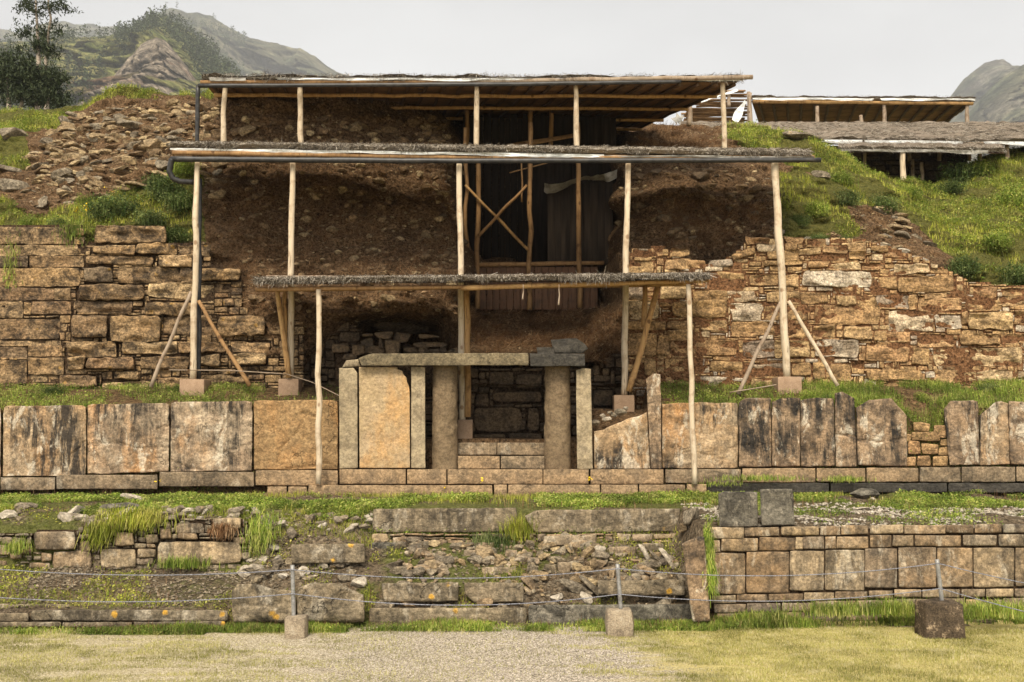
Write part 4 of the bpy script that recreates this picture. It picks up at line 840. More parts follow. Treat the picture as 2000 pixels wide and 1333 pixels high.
rw = thing('retaining_wall', 'low retaining wall of squared stained blocks with the biggest blocks in the middle course, right foreground', 'wall', P(1700, 1205, 16.6))
mb = MB()
for i, r in enumerate(C1):
    stone(mb, fW, rect(zl3(r), 0.8), prot=RNG.uniform(0.03, 0.07), depth=0.3, rnd=0.02, rough=0.014, edge=2.6, seed=3000+i*3, wob=0.6, res=6, rscale=3)
part('masonry_block', mb, M['retain'], rw)
mb = MB(); A, B = np.meshgrid(np.linspace(1378, 2430, 90), np.linspace(1032, 1222, 14), indexing='ij'); Wm = fW(A, B, -0.02); mb.add(Wm.reshape(-1, 3), [grid_faces(60, 14)]); part('mud_mortar', mb, M['mortar_dark'], rw)
ep = thing('end_slab', 'tall leaning stone slab standing at the left end of the squared retaining wall', 'slab', P(1365, 1218, 16.2))
mb = MB(); stone(mb, plane(16.15, -0.06, 0.0, 0), [np.array(c, float) for c in ((1332, 1050), (1376, 1048), (1388, 1215), (1352, 1216))], prot=0.08, depth=0.7, rnd=0.02, rough=0.03, edge=4, seed=3301, top=[(-1, 12), (-.6, 8), (0.5, 0), (1, 0)], wob=1)
part('slab_body', mb, M['ortho_dark'], ep)
for i, (q, lab) in enumerate([([(1403, 960), (1479, 961), (1480, 1029), (1405, 1030)], 'left one of the two squared dark blocks standing on the retaining wall'),
                              ([(1484, 956), (1549, 955), (1552, 1026), (1487, 1028)], 'right one of the two squared dark blocks standing on the retaining wall')]):
    mb = MB(); f = plane(16.6, 0.0, 0.1, 0); stone(mb, f, [np.array(c, float) for c in q], prot=0.06, depth=0.5, rnd=0.015, rough=0.016, edge=3, seed=3400+i, wob=0.8, top=[(-1, 6), (-.8, 0), (1, 0)] if i == 0 else None)
    # closed top
    single('stone_block', mb, M['block'], lab, 'stone block')
# ------------------------------------------------------------------ ruined stair and low ruined wall on the left
def lone(q, D, mk, label, cat='stone block', d=0.5, name='stone_block', k=0.0, top=None, seed=0, rough=0.03, edge=3.0, prot=0.08, bot=None, group=None, wob=1.0, rnd=0.02):
    mb = MB(); stone(mb, plane(D, k, 0, 0), [np.array(c, float) for c in q], prot=prot, depth=d, rnd=rnd, rough=rough, edge=edge, seed=seed, top=top, bot=bot, wob=wob, res=5, rscale=2.6)
    return single(name, mb, M[mk], label, cat, group)
lone([(727, 994), (1010, 992), (1008, 1039), (728, 1041)], 19.1, 'step', 'long flat lichen spotted stair slab below the grass in front of the portal', d=0.9, seed=1, edge=2, rough=0.012)
lone([(1022, 995), (1330, 993), (1322, 1039), (1045, 1041)], 19.1, 'step', 'long cracked grey stair slab with a ragged left end, right of the lichen spotted one', d=0.9, seed=2, top=[(-1, 14), (-.85, 2), (1, 0)], rough=0.03)
lone([(745, 1139), (897, 1138), (896, 1175), (748, 1177)], 17.0, 'step', 'low dark stair block with a straight top, left of the rounded corner block', seed=3)
lone([(906, 1139), (1022, 1138), (1023, 1177), (908, 1180)], 17.0, 'step', 'low stair block with a rounded lower left corner', seed=4, bot=[(-1, -18), (-.7, -2), (1, 0)])
lone([(720, 1188), (1029, 1187), (1029, 1220), (722, 1220)], 16.45, 'step', 'long pale kerb stone at the foot of the ruined stair', 'kerb stone', seed=5, rough=0.02)
lone([(1031, 1182), (1356, 1180), (1358, 1222), (1032, 1222)], 16.45, 'block', 'long dark rough kerb stone at the foot of the ruined stair beside the leaning slab', 'kerb stone', seed=6, rough=0.05)
lone([(1167, 1134), (1336, 1132), (1340, 1163), (1168, 1163)], 17.0, 'step', 'long dark stair block with two yellow lichen spots beside the leaning slab', seed=7)
lone([(568, 1063), (712, 1062), (714, 1100), (569, 1102)], 17.9, 'step', 'flat grey slab lying on the ruined slope above the rounded boulders', seed=8, d=0.7)
lone([(451, 1140), (578, 1140), (578, 1215), (455, 1217)], 16.2, 'step', 'large rounded boulder block behind the left rope post, ochre lichen on its face', seed=9, d=0.8, top=[(-1, 16), (-.8, 2), (-.3, 0), (0.4, 12), (1, 14)], rough=0.06, edge=8, prot=0.14)
lone([(580, 1138), (710, 1138), (712, 1216), (580, 1216)], 16.25, 'step', 'rounded boulder block with a pitted top just right of the left rope post', seed=10, d=0.8, top=[(-1, 10), (-.5, 0), (0.2, 2), (1, 24)], rough=0.06, edge=8, prot=0.14)
rl = thing('ruined_wall', 'low ruined wall of mixed stones overgrown with grass, left foreground', 'wall', P(280, 1110, 18.3))
fU = plane(18.35, 0.06, 0, 0.6)
zq = lambda r: (r[0]*0.24, 930+r[1]*0.24, r[2]*0.24, 930+r[3]*0.24)
UW = [(275, 450, 620, 610), (430, 615, 750, 755), (335, 630, 425, 695), (235, 700, 415, 755), (655, 530, 740, 610), (820, 590, 1110, 745), (1120, 595, 1265, 665), (1115, 670, 1250, 720), (1280, 530, 1970, 720), (1300, 435, 1395, 510), (1425, 380, 1660, 465), (1440, 465, 1610, 515),
      (1235, 330, 1330, 390), (1220, 415, 1280, 465), (1190, 470, 1285, 550), (900, 360, 985, 440), (940, 450, 1090, 570), (1190, 555, 1270, 590), (1730, 335, 1960, 430), (1895, 495, 2000, 560), (10, 500, 90, 560), (-60, 560, 80, 640), (-60, 680, 60, 740), (80, 620, 180, 680), (180, 590, 260, 640)]
def in_u(x, y): return -20 < x < 492 and np.interp(x, [-20, 60, 70, 150, 190, 300, 410, 420, 480, 492], [1045, 1040, 1038, 1036, 1015, 1005, 1015, 1012, 1012, 1050]) < y < 1114
UB = [zq(r) for r in UW]; US = fill_small((-20, 1000, 492, 1114), UB, in_u, 6, (2, 5), (1, 3), 0.15)
mb = MB()
for i, r in enumerate(UB): stone(mb, fU, rect(r, 1.8), prot=RNG.uniform(0.06, 0.16), rnd=0.08, rough=0.04, edge=3, seed=3600+i, depth=0.4)
part('stone_course', mb, M['retain'], rl)
mb = MB()
for i, r in enumerate(US): stone(mb, fU, rect(r, 1.4), prot=RNG.uniform(0.02, 0.12), rnd=0.14, rough=0.03, edge=2.5, seed=3700+i, depth=0.3)
part('chinking_stone', mb, M['rock'], rl)
mortar(fU, lambda x, y: in_u(x, y-4) or in_u(x, y+4), (-20, 1000, 492, 1118), -0.03, M['mortar_dark'], rl)
fs2 = thing('low_step', 'two low worn courses of long kerb stones in the left foreground', 'step', P(220, 1222, 16.1))
mb = MB()
for i, (r, D) in enumerate([((-420, 1181, 142, 1198), 16.55), ((170, 1177, 300, 1192), 16.75), ((-420, 1197, 57, 1214), 16.15), ((61, 1192, 447, 1213), 16.15), ((-420, 1215, 120, 1226), 16.05), ((122, 1215, 258, 1226), 16.08), ((261, 1214, 440, 1226), 16.05)]):
    stone(mb, plane(D, 0, 0, 0), rect(r, 0.8), prot=0.06, depth=0.5, rnd=0.02, rough=0.02, edge=2.4, seed=3800+i)
part('kerb_stone', mb, M['step'], fs2)
for i, (q, D, mk, lab) in enumerate([
    ((726, 1061, 792, 1080), 18.65, 'block', 'dark flat stone under the left end of the lichen spotted stair slab'), ((797, 1059, 838, 1073), 18.7, 'step', 'small flat stone right of the dark flat stone on the ruined stair'),
    ((1062, 1046, 1134, 1066), 18.72, 'retain', 'reddish brown squared stone under the cracked stair slab'), ((1136, 1044, 1166, 1062), 18.75, 'retain', 'small squared stone right of the reddish brown one under the cracked slab'),
    ((758, 1101, 800, 1117), 18.0, 'retain', 'long low stone set in the left part of the ruined stair'), ((905, 1073, 944, 1096), 18.4, 'retain', 'brown squared stone just left of the cream coloured boulder'),
    ((985, 1075, 1012, 1096), 18.4, 'retain', 'brown squared stone just right of the cream coloured boulder'), ((1090, 1098, 1113, 1122), 18.0, 'retain', 'dark upright stone among the rubble of the ruined stair'),
    ((1063, 1103, 1087, 1122), 18.0, 'step', 'greenish squared stone left of the dark upright stone'), ((1188, 1068, 1242, 1090), 18.4, 'retain', 'long brown stone in the right part of the ruined stair'),
    ((1255, 1062, 1298, 1078), 18.5, 'step', 'flat grey stone above the leaning pale slabs'), ((940, 1108, 1008, 1128), 17.85, 'retain', 'wide worn step stone below the cream coloured boulder')]):
    lone(rect(q, 2.0), D, mk, lab, seed=40+i, rough=0.03, edge=2.2, d=0.4, rnd=0.05)
# small masonry below the stair slabs
sm = thing('stair_masonry', 'small broken masonry courses under the two long stair slabs', 'masonry', P(1020, 1070, 18.9))
mb = MB(); f = plane(18.88, 0.05, 0, 1.0)
def in_s(x, y): return 724 < x < 1330 and 1042 < y < 1072 + 8*math.sin(x*0.05)
SB = fill_small((724, 1042, 1330, 1080), [], in_s, 6, (2, 9), (1, 3), 0.15)
for i, r in enumerate(SB): stone(mb, f, rect(r, 1.2), prot=RNG.uniform(0.02, 0.16), rnd=0.06, rough=0.025, edge=2.4, seed=3900+i, depth=0.4)
part('stone_course', mb, M['retain'], sm)
# ------------------------------------------------------------------ thatched shelters
def bil(c, u, v):
    FL, FR, BL, BR = c
    return (FL*(1-u)+FR*u)*(1-v)+(BL*(1-u)+BR*u)*v
def thatch_roof(parent, FL, FR, BL, BR, thick, fringe=3000, tops=2500, hang=0.10, shag=0.05, mat_below=True, seed=0, sag=0.05):
    c = (FL, FR, BL, BR); L = np.linalg.norm(FR-FL); Dp = np.linalg.norm(BL-FL)
    nu, nv = max(20, int(L/0.09)), max(6, int(Dp/0.12))
    U, Vv = np.meshgrid(np.linspace(0, 1, nu), np.linspace(0, 1, nv), indexing='ij')
    W = bil(c, U[..., None], Vv[..., None]); W[..., 2] += shag*fbm(W+seed, 2.6, 4, 3) - sag*np.sin(U*math.pi*6+seed)**2*0.5
    rag = 0.07*fbm(np.stack([U*L, 0*U, 0*U+seed], -1), 2.5, 3, 8); W[..., 1] += rag*(1-Vv)
    mb = MB()
    up = W.copy(); lo = W.copy(); lo[..., 2] -= thick*0.75; lo[..., 1] += 0.05
    n = nu*nv
    mb.add(np.concatenate([up.reshape(-1, 3), lo.reshape(-1, 3)]), [grid_faces(nu, nv), grid_faces(nu, nv)+n,
        np.array([[i*nv, (i+1)*nv, (i+1)*nv+n, i*nv+n] for i in range(nu-1)]), np.array([[i*nv+nv-1, (i+1)*nv+nv-1, (i+1)*nv+nv-1+n, i*nv+nv-1+n] for i in range(nu-1)]),
        np.array([[j, j+1, j+1+n, j+n] for j in range(nv-1)]), np.array([[n-nv+j, n-nv+j+1, 2*n-nv+j+1, 2*n-nv+j] for j in range(nv-1)])])
    th_ = part('thatch', mb, M['thatch'], parent)
    mb = MB(); u = RNG.random(fringe); v = RNG.random(fringe)**2*0.08
    p = bil(c, u[:, None], v[:, None]); p[:, 1] -= RNG.uniform(-0.04, 0.10, fringe); p[:, 2] += RNG.uniform(-thick*0.95, 0.035, fringe)
    d = RNG.normal(0, 0.35, (fringe, 3))+np.array([0, -0.9, -0.55]); d /= np.linalg.norm(d, axis=1, keepdims=True)
    straws(mb, p, d, RNG.uniform(0.3, 1.2, fringe)*hang*(1+0.9*fbm(np.stack([u*L, 0*u+seed, 0*u], -1), 1.7, 3, 6)), RNG.uniform(0.005, 0.013, fringe))
    u = RNG.random(tops); v = RNG.random(tops); p = bil(c, u[:, None], v[:, None]); p[:, 2] += RNG.uniform(-0.02, 0.03, tops)
    d = RNG.normal(0, 1, (tops, 3))*np.array([.45, .4, .12])+(FL-BL)/Dp*1.0; d /= np.linalg.norm(d, axis=1, keepdims=True)
    straws(mb, p, d, RNG.uniform(0.1, 0.32, tops), RNG.uniform(0.006, 0.018, tops))
    part('straw_fringe', mb, M['straw'], th_)
    if mat_below:
        mb = MB(); B = bil(c, U[::3, ::2][..., None], Vv[::3, ::2][..., None]); B[..., 2] -= thick+0.03; B[..., 1] += 0.06
        mb.add(B.reshape(-1, 3), [grid_faces(B.shape[0], B.shape[1])]); part('reed_mat', mb, M['mat'], parent)
def pole(parent, a, b, r, mat='pole', crook=0.03, seed=0, name='post', r2=None, label=None):
    mb = MB(); L = np.linalg.norm(np.asarray(b)-np.asarray(a)); tube(mb, [a, b], [r, r2 or r*0.85], seg=10, crook=crook, sub=max(6, int(L/0.25)), seed=seed)
    return part(name, mb, M[mat], parent, label)
def footing(parent, x0, x1, y0, y1, D, mat='footing'):
    a = P(x0, y1, D); b = P(x1, y0, D); w = b[0]-a[0]
    mb = MB(); box(mb, ((a[0]+b[0])/2, D+w/2, a[2]-0.15), (w, w, b[2]-a[2]+0.15), rough=0.006, bev=0.015, seed=x0)
    return part('footing', mb, M[mat], parent)
def strip(parent, name, mat, a, b, h, seed=0, wav=0.02, n=120, gaps=0.0, lean=0.02):
    "a rippled hanging strip of sheet from a to b, height h"
    t = np.linspace(0, 1, n); top = a[None]*(1-t[:, None])+b[None]*t[:, None]
    q = np.stack([t*np.linalg.norm(b-a), 0*t+seed, 0*t], -1)
    hh = h*(1+0.5*fbm(q, 0.9, 3, 2))*np.where(fbm(q, 0.35, 2, 5) < gaps-1, 0.05, 1)
    rows = []
    for k in np.linspace(0, 1, 5):
        r = top.copy(); r[:, 2] -= hh*k; r[:, 1] += lean*k + wav*fbm(q+k*0.7, 2.5, 3, 4); r[:, 2] += wav*0.6*fbm(q, 1.2, 2, 9)
        rows.append(r)
    W = np.stack(rows, 1); mb = MB(); mb.add(W.reshape(-1, 3), [grid_faces(n, 5)]); return part(name, mb, M[mat], parent)

# lower shelter over the portal
sh = thing('thatched_shelter', 'lowest and smallest thatched shelter on thin crooked posts directly over the stone portal', 'shelter', P(985, 946, 22.2))
thatch_roof(sh, P(497, 544, 21.9), P(1388, 536, 21.9), P(515, 543.5, 24.7), P(1372, 535, 24.7), 0.095, fringe=13000, tops=5000, hang=0.125, shag=0.03, seed=1)
pole(sh, P(622, 946, 22.15), P(622, 566, 22.05), 0.066, seed=1, crook=0.035)
pole(sh, P(1357, 946, 22.15), P(1344, 556, 22.05), 0.062, seed=2, crook=0.03)
pole(sh, P(565, 738, 24.1), P(541, 566, 24.0), 0.07, 'beam', seed=3, crook=0.02); pole(sh, P(556, 660, 24.15), P(557, 566, 24.2), 0.06, 'beam', seed=4)
pole(sh, P(913, 815, 24.15), P(911, 562, 24.1), 0.08, 'beam', seed=5, crook=0.03)
pole(sh, P(1228, 765, 24.0), P(1284, 562, 24.0), 0.075, 'beam', seed=6, name='brace'); pole(sh, P(1258, 640, 24.2), P(1260, 560, 24.2), 0.07, 'beam', seed=7)
pole(sh, P(500, 566, 22.1), P(905, 561, 22.08), 0.05, 'pole_brown', seed=8, name='eave_beam', crook=0.02); pole(sh, P(900, 563, 22.1), P(1384, 548, 22.1), 0.06, 'beam', seed=9, name='eave_beam', crook=0.03)
pole(sh, P(525, 566, 24.3), P(1340, 556, 24.3), 0.06, 'beam', seed=10, name='eave_beam', crook=0.02)
for i, (x0, x1, y) in enumerate([(520, 770, 540), (590, 940, 541), (500, 640, 545), (930, 1330, 539), (1290, 1385, 537)]):
    pole(sh, P(x0, y, 22.6), P(x1, y+1.5-(3 if x0 > 900 else 0), 22.5), 0.022, 'pole_grey', seed=20+i, name='thatch_batten', crook=0.02)
for x, l in ((1022, 585), (1092, 596)):
    mb = MB(); tube(mb, [P(x, 556, 21.85), P(x+1, (556+l)/2, 21.87), P(x-1, l, 21.85)], [0.008, 0.02], seg=6, sub=8, crook=0.02, seed=x); part('hanging_cord', mb, M['pole_grey'], sh)
# middle shelter
sh = thing('thatched_shelter', 'long middle thatched shelter with a black gutter, its tall pale posts set in concrete footings', 'shelter', P(960, 790, 24.2))
thatch_roof(sh, P(332, 279, 23.9), P(1584, 297, 23.9), P(350, 278, 27.3), P(1556, 292, 27.3), 0.105, fringe=20000, tops=9000, hang=0.13, shag=0.03, seed=2)
strip(sh, 'plastic_sheet', 'tarp', P(332, 289, 23.86), P(1180, 302, 23.86), 0.065, seed=3, n=220)
strip(sh, 'plastic_sheet', 'tarp_grey', P(1180, 303, 23.86), P(1590, 306, 23.86), 0.04, seed=4)
pole(sh, P(338, 299, 23.9), P(960, 309, 23.95), 0.065, 'pole_brown', seed=30, name='eave_beam'); pole(sh, P(950, 309, 23.95), P(1590, 308, 23.95), 0.065, 'pole_brown', seed=31, name='eave_beam')
mb = MB(); tube(mb, [P(334, 311, 23.8), P(900, 315, 23.8), P(1603, 313, 23.8)], [0.07, 0.058], seg=12, sub=60, crook=0.015, seed=5)
gut = part('gutter', mb, M['pipe'], sh)
mb = MB(); tube(mb, [P(336, 311, 23.8), P(333, 322, 23.82), P(331, 336, 23.85), P(338, 349, 23.9), P(352, 355, 23.95), P(378, 356, 24.1)], [0.07, 0.066], seg=12, sub=24)
part('elbow_pipe', mb, M['pipe'], gut)
mb = MB(); tube(mb, [P(391, 350, 24.4), P(388, 740, 24.4)], [0.055, 0.055], seg=10, sub=20, crook=0.02); part('downpipe', mb, M['pipe'], gut)
for i, (x0, y0, x1, y1, D, r) in enumerate([(377, 742, 386, 312, 24.2, .08), (567, 741, 572, 316, 24.25, .08), (903, 823, 897, 318, 24.2, .08), (1219, 773, 1227, 318, 24.1, .08), (1537, 738, 1513, 316, 24.2, .098)]):
    pole(sh, P(x0, y0, D), P(x1, y1, 24.0), r, 'pole', seed=40+i, crook=0.028, r2=r*0.85)
for (a, b, c, d, D) in [(350, 399, 741, 762, 24.1), (543, 583, 740, 766, 24.1), (894, 923, 820, 862, 24.05), (1200, 1239, 772, 806, 23.95), (1520, 1566, 736, 764, 24.1)]: footing(sh, a, b, c, d, D)
for i, (a, b, c, d, mt) in enumerate([(374, 570, 295, 756, 'pole_grey'), (388, 588, 488, 754, 'pole_brown'), (1527, 586, 1442, 770, 'pole_grey'), (1540, 588, 1636, 754, 'pole')]):
    pole(sh, P(c, d, 24.0), P(a, b, 24.15), 0.05, mt, seed=50+i, name='brace', crook=0.03)
for i in range(26):
    u = (i+0.5)/26; c4 = (P(332, 279, 23.9), P(1584, 297, 23.9), P(350, 278, 27.3), P(1556, 292, 27.3))
    a = bil(c4, u, 0.02); b = bil(c4, u, 0.98); a[2] -= 0.24; b[2] -= 0.24
    pole(sh, a, b, 0.045, 'pole_brown', seed=60+i, name='rafter', crook=0.02)
# top shelter
sh = thing('thatched_shelter', 'topmost wide thatched shelter whose brown reed ceiling and rafters show from below', 'shelter', P(930, 296, 27.5))
c4 = (P(394, 146, 26.8), P(1454, 148, 26.8), P(470, 232, 35), P(1256, 240, 35))
thatch_roof(sh, *c4, 0.14, fringe=16000, tops=3000, hang=0.12, seed=3)
strip(sh, 'plastic_sheet', 'tarp', P(480, 152, 26.74), P(1452, 153, 26.74), 0.065, seed=8, n=220)
strip(sh, 'plastic_sheet', 'tarp_grey', P(394, 151, 26.74), P(480, 152, 26.74), 0.08, seed=9, n=40)
pole(sh, P(392, 161, 26.85), P(930, 162, 26.85), 0.06, 'pole_brown', seed=70, name='eave_beam'); pole(sh, P(900, 161, 26.85), P(1470, 151, 26.7), 0.075, 'pole_grey', seed=71, name='eave_beam')
mb = MB(); tube(mb, [P(387, 168, 26.7), P(1000, 165, 26.7), P(1330, 160, 26.7)], [0.06, 0.05], seg=10, sub=40, crook=0.02); gut = part('gutter', mb, M['pipe'], sh)
mb = MB(); tube(mb, [P(387, 168, 26.72), P(386, 276, 26.9), P(389, 300, 26.9)], [0.06, 0.06], seg=10, sub=14, crook=0.02); part('downpipe', mb, M['pipe'], gut)
for i, (x0, y0, x1, y1) in enumerate([(435, 300, 440, 168), (588, 300, 586, 168), (930, 305, 931, 166), (1127, 305, 1124, 164), (1416, 305, 1411, 158)]):
    pole(sh, P(x0, y0, 27.35), P(x1, y1, 26.95), 0.078, 'pole', seed=80+i, crook=0.04)
for i, (x, y0) in enumerate([(911, 300), (1036, 305), (1076, 290), (1346, 246)]):
    pole(sh, P(x, y0, 31.5), P(x+1, 204, 31.5), 0.075, 'pole_brown' if i < 3 else 'pole_grey', seed=90+i)
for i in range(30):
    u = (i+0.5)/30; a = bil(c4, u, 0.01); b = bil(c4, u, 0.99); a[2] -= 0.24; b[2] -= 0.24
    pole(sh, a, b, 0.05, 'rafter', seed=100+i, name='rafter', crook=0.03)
for i, v in enumerate((0.16, 0.42, 0.68, 0.93)):
    a = bil(c4, 0.01, v); b = bil(c4, 0.985, v); a[2] -= 0.34; b[2] -= 0.34
    pole(sh, a, b, 0.06, 'beam', seed=140+i, name='purlin', crook=0.05)
# scaffold and plank barrier in the dark hollow
sc = thing('pole_scaffold', 'dark pole scaffold with an X brace inside the hollow between the roofs', 'scaffold', P(1035, 603, 28.9))
for i, (x0, y0, x1, y1) in enumerate([(932, 604, 933, 235), (1034, 606, 1036, 240), (1133, 602, 1128, 240), (913, 560, 909, 250), (1019, 395, 1018, 300)]):
    pole(sc, P(x0, y0, 28.85), P(x1, y1, 28.85), 0.075 if i < 3 else (0.06 if i == 3 else 0.025), 'pole_brown', seed=150+i, crook=0.05)
pole(sc, P(1031, 488, 28.7), P(909, 362, 28.7), 0.045, 'beam', seed=160, name='brace'); pole(sc, P(934, 462, 28.6), P(1029, 362, 28.6), 0.045, 'pole_brown', seed=161, name='brace')
pole(sc, P(995, 338, 28.9), P(1072, 318, 28.9), 0.02, 'pole_brown', seed=162, name='brace')
pb = thing('plank_barrier', 'reddish brown plank barrier with a round top rail at the back of the hollow', 'barrier', P(1045, 603, 29.0))
mb = MB(); x = 936.0; i = 0
while x < 1166:
    w_ = 13.5+RNG.uniform(-1, 1.5); a = P(x, 602, 29.0); b = P(x+w_-1.0, 522, 29.0)
    box(mb, ((a[0]+b[0])/2, 29.0+RNG.uniform(-0.012, 0.012), a[2]-0.05), (b[0]-a[0], 0.03, b[2]-a[2]+0.05), bev=0.004, seed=i); x += w_; i += 1
part('plank', mb, M['plank'], pb)
pole(pb, P(905, 518, 28.9), P(1180, 514, 28.9), 0.07, 'pole_brown', seed=170, name='rail')
bs = thing('shade_screen', 'near black screen of vertical boards added as the deep shade of the hollow', 'shade screen', P(1060, 520, 32.0))
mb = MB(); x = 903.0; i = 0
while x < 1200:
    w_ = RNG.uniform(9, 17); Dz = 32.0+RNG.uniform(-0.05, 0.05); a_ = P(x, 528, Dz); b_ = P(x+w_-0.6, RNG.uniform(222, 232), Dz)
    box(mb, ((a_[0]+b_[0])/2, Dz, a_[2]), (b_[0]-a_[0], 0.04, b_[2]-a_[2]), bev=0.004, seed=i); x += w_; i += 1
part('board', mb, M['board'], bs)  # added boards across the back, painted as the hollow's darkness
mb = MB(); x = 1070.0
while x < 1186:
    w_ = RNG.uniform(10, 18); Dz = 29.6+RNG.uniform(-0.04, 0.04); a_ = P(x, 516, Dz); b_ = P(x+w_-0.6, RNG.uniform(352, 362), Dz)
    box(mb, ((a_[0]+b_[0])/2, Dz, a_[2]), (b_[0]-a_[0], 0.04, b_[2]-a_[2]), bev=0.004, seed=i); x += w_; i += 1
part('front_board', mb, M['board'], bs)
th = thing('hanging_sheet', 'torn grey plastic sheet sagging across the dark hollow', 'plastic sheet', P(1130, 345, 29.5))
n = 50; t = np.linspace(0, 1, n); top = P(1064+t*142, 356-6*t-22*t**2+3*np.sin(t*9), 29.2+0*t); W = np.stack([top+np.array([0, 0.3*k, 0])-np.array([0, 0, 1.0])*(0.02+k*(0.12+0.08*np.sin(t*7+1)))[:, None]+0.04*fbm(np.stack([t*9, 0*t+k, 0*t], -1), 1, 3)[:, None] for k in np.linspace(0, 1, 6)], 1)
mb = MB(); mb.add(W.reshape(-1, 3), [grid_faces(n, 6)]); part('sheet', mb, M['tarp_grey'], th)
mb = MB()
for i in range(9): tube(mb, [P(975+i*2, 293-i*1.2, 31.0+i*0.03), P(1118+i*1.5, 268-i*0.9, 31.0+i*0.03)], [0.03, 0.025], seg=7, sub=8, crook=0.05, seed=i+7)
single('bamboo_pile', mb, M['pole_brown'], 'bundle of loose thin poles lying slanted under the topmost roof', 'pole pile')
mb = MB(); tube(mb, [P(1425, 767, 23.9), P(1516, 752, 23.95)], [0.016, 0.014], seg=8, sub=8, crook=0.02); single('stick', mb, M['pole_grey'], 'loose thin pale stick lying beside the right footing', 'stick')
mb = MB(); tube(mb, [P(330, 723, 24.0), P(450, 724, 23.95), P(560, 731, 23.8), P(610, 747, 23.6), P(668, 776, 23.3)], [0.011, 0.011], seg=8, sub=30); single('cable', mb, M['pole_grey'], 'thin pale cable running along the left wall foot down to the portal', 'cable')

# shelters on the ridge at the back right
sh = thing('thatched_shelter', 'far open thatched shelter on the ridge at right, its reed ceiling showing', 'shelter', P(1690, 246, 48))
c4 = (P(1468, 187, 46), P(1906, 189, 46), P(1486, 244, 56), P(1838, 244, 56))
thatch_roof(sh, *c4, 0.2, fringe=3500, tops=1500, hang=0.16, seed=5)
strip(sh, 'plastic_sheet', 'tarp', P(1470, 191, 45.9), P(1905, 193, 45.9), 0.10, seed=12, n=120)
pole(sh, P(1470, 199, 46.1), P(1900, 203, 46.1), 0.09, 'beam', seed=180, name='eave_beam')
for i, (x, y0, y1) in enumerate([(1466, 252, 182), (1597, 252, 208), (1682, 252, 226), (1727, 252, 204), (1890, 252, 204)]): pole(sh, P(x, y0, 46.2), P(x-1, y1, 46.2), 0.10, 'pole_grey', seed=181+i)
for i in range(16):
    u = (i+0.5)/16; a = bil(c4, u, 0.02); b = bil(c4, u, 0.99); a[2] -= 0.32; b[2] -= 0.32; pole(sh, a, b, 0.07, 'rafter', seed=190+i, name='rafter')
ts = thing('torn_shelter', 'ragged shelter with torn reed mats and white sheet between the topmost and far roofs', 'shelter', P(1400, 246, 47))
mb = MB()
for i in range(26):
    y = 178+i*2.5+RNG.uniform(-.8, .8); x0 = 1330+RNG.uniform(0, 40)*(1 if i < 14 else 0.3); x1 = 1463-RNG.uniform(0, 12)
    if i in (5, 6, 13): continue
    a = P(x0, y, 47+i*0.05); b = P(x1, y+RNG.uniform(-2, 2), 47+i*0.05)
    tube(mb, [a, b], [0.052, 0.045], seg=5, sub=8, crook=0.05, seed=i)
part('reed_mat', mb, M['mat'], ts)
for i, (x, y0, y1) in enumerate([(1349, 248, 202), (1424, 210, 178), (1463, 250, 180)]): pole(ts, P(x, y0, 46.7), P(x-1, y1, 46.7), 0.09, 'pole_grey', seed=210+i)
for i, (q, mk) in enumerate([([(1434, 238), (1456, 198)], 'tarp'), ([(1324, 240), (1334, 226)], 'tarp_grey'), ([(1316, 238), (1326, 226)], 'tarp_grey'), ([(1368, 200), (1440, 176)], 'tarp')]):
    n = 14; t = np.linspace(0, 1, n); c = P(q[0][0]+(q[1][0]-q[0][0])*t, q[0][1]+(q[1][1]-q[0][1])*t, 46.5+0*t)
    W = np.stack([c+np.array([0.05*k, 0, -0.05*k])*(2+np.sin(t*5+i))[:, None]*(1.0 if i < 3 else 0.35) for k in np.linspace(-1, 1, 5)], 1); W[..., 1] += 0.05*fbm(W, 4, 2)
    mb = MB(); mb.add(W.reshape(-1, 3), [grid_faces(n, 5)]); part('plastic_sheet', mb, M[mk], ts)
sh = thing('thatched_shelter', 'wide grey thatched roof sloping towards the viewer below the far open shelter', 'shelter', P(1800, 300, 39))
thatch_roof(sh, P(1560, 270, 37), P(2075, 272, 37), P(1330, 239, 45), P(2010, 239, 45), 0.2, fringe=4000, tops=16000, hang=0.2, seed=6, shag=0.08)
strip(sh, 'plastic_sheet', 'tarp', P(1600, 273, 36.95), P(2060, 278, 36.95), 0.12, seed=13, n=120)
pole(sh, P(1570, 279, 37.1), P(2060, 281, 37.1), 0.07, 'pole_grey', seed=220, name='eave_beam')
for i, x in enumerate([1777, 1834, 1893, 1914, 1967]): pole(sh, P(x, 315, 37.4), P(x, 276, 37.3), 0.08, 'pole_grey', seed=221+i)
sh = thing('thatched_shelter', 'narrow dark thatched shelter on short posts above the grassy gully at right', 'shelter', P(1780, 352, 35.5))
thatch_roof(sh, P(1636, 286, 34.8), P(1962, 289, 34.8), P(1640, 277, 37.5), P(1955, 279, 37.5), 0.16, fringe=2500, tops=1500, hang=0.16, seed=7)
strip(sh, 'plastic_sheet', 'tarp_grey', P(1640, 291, 34.75), P(1930, 294, 34.75), 0.10, seed=15, n=80)
for i, (x, y0, y1, D) in enumerate([(1764, 358, 296, 34.9), (1801, 354, 318, 36.5), (1783, 356, 312, 37), (1690, 350, 296, 36)]): pole(sh, P(x, y0, D), P(x-1, y1, D), 0.10 if i == 0 else 0.07, 'pole' if i == 0 else 'pole_grey', seed=230+i)
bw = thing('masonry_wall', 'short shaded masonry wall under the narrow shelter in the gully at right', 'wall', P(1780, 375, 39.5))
f = plane(39.5, 0, 0, 0); mb = MB()
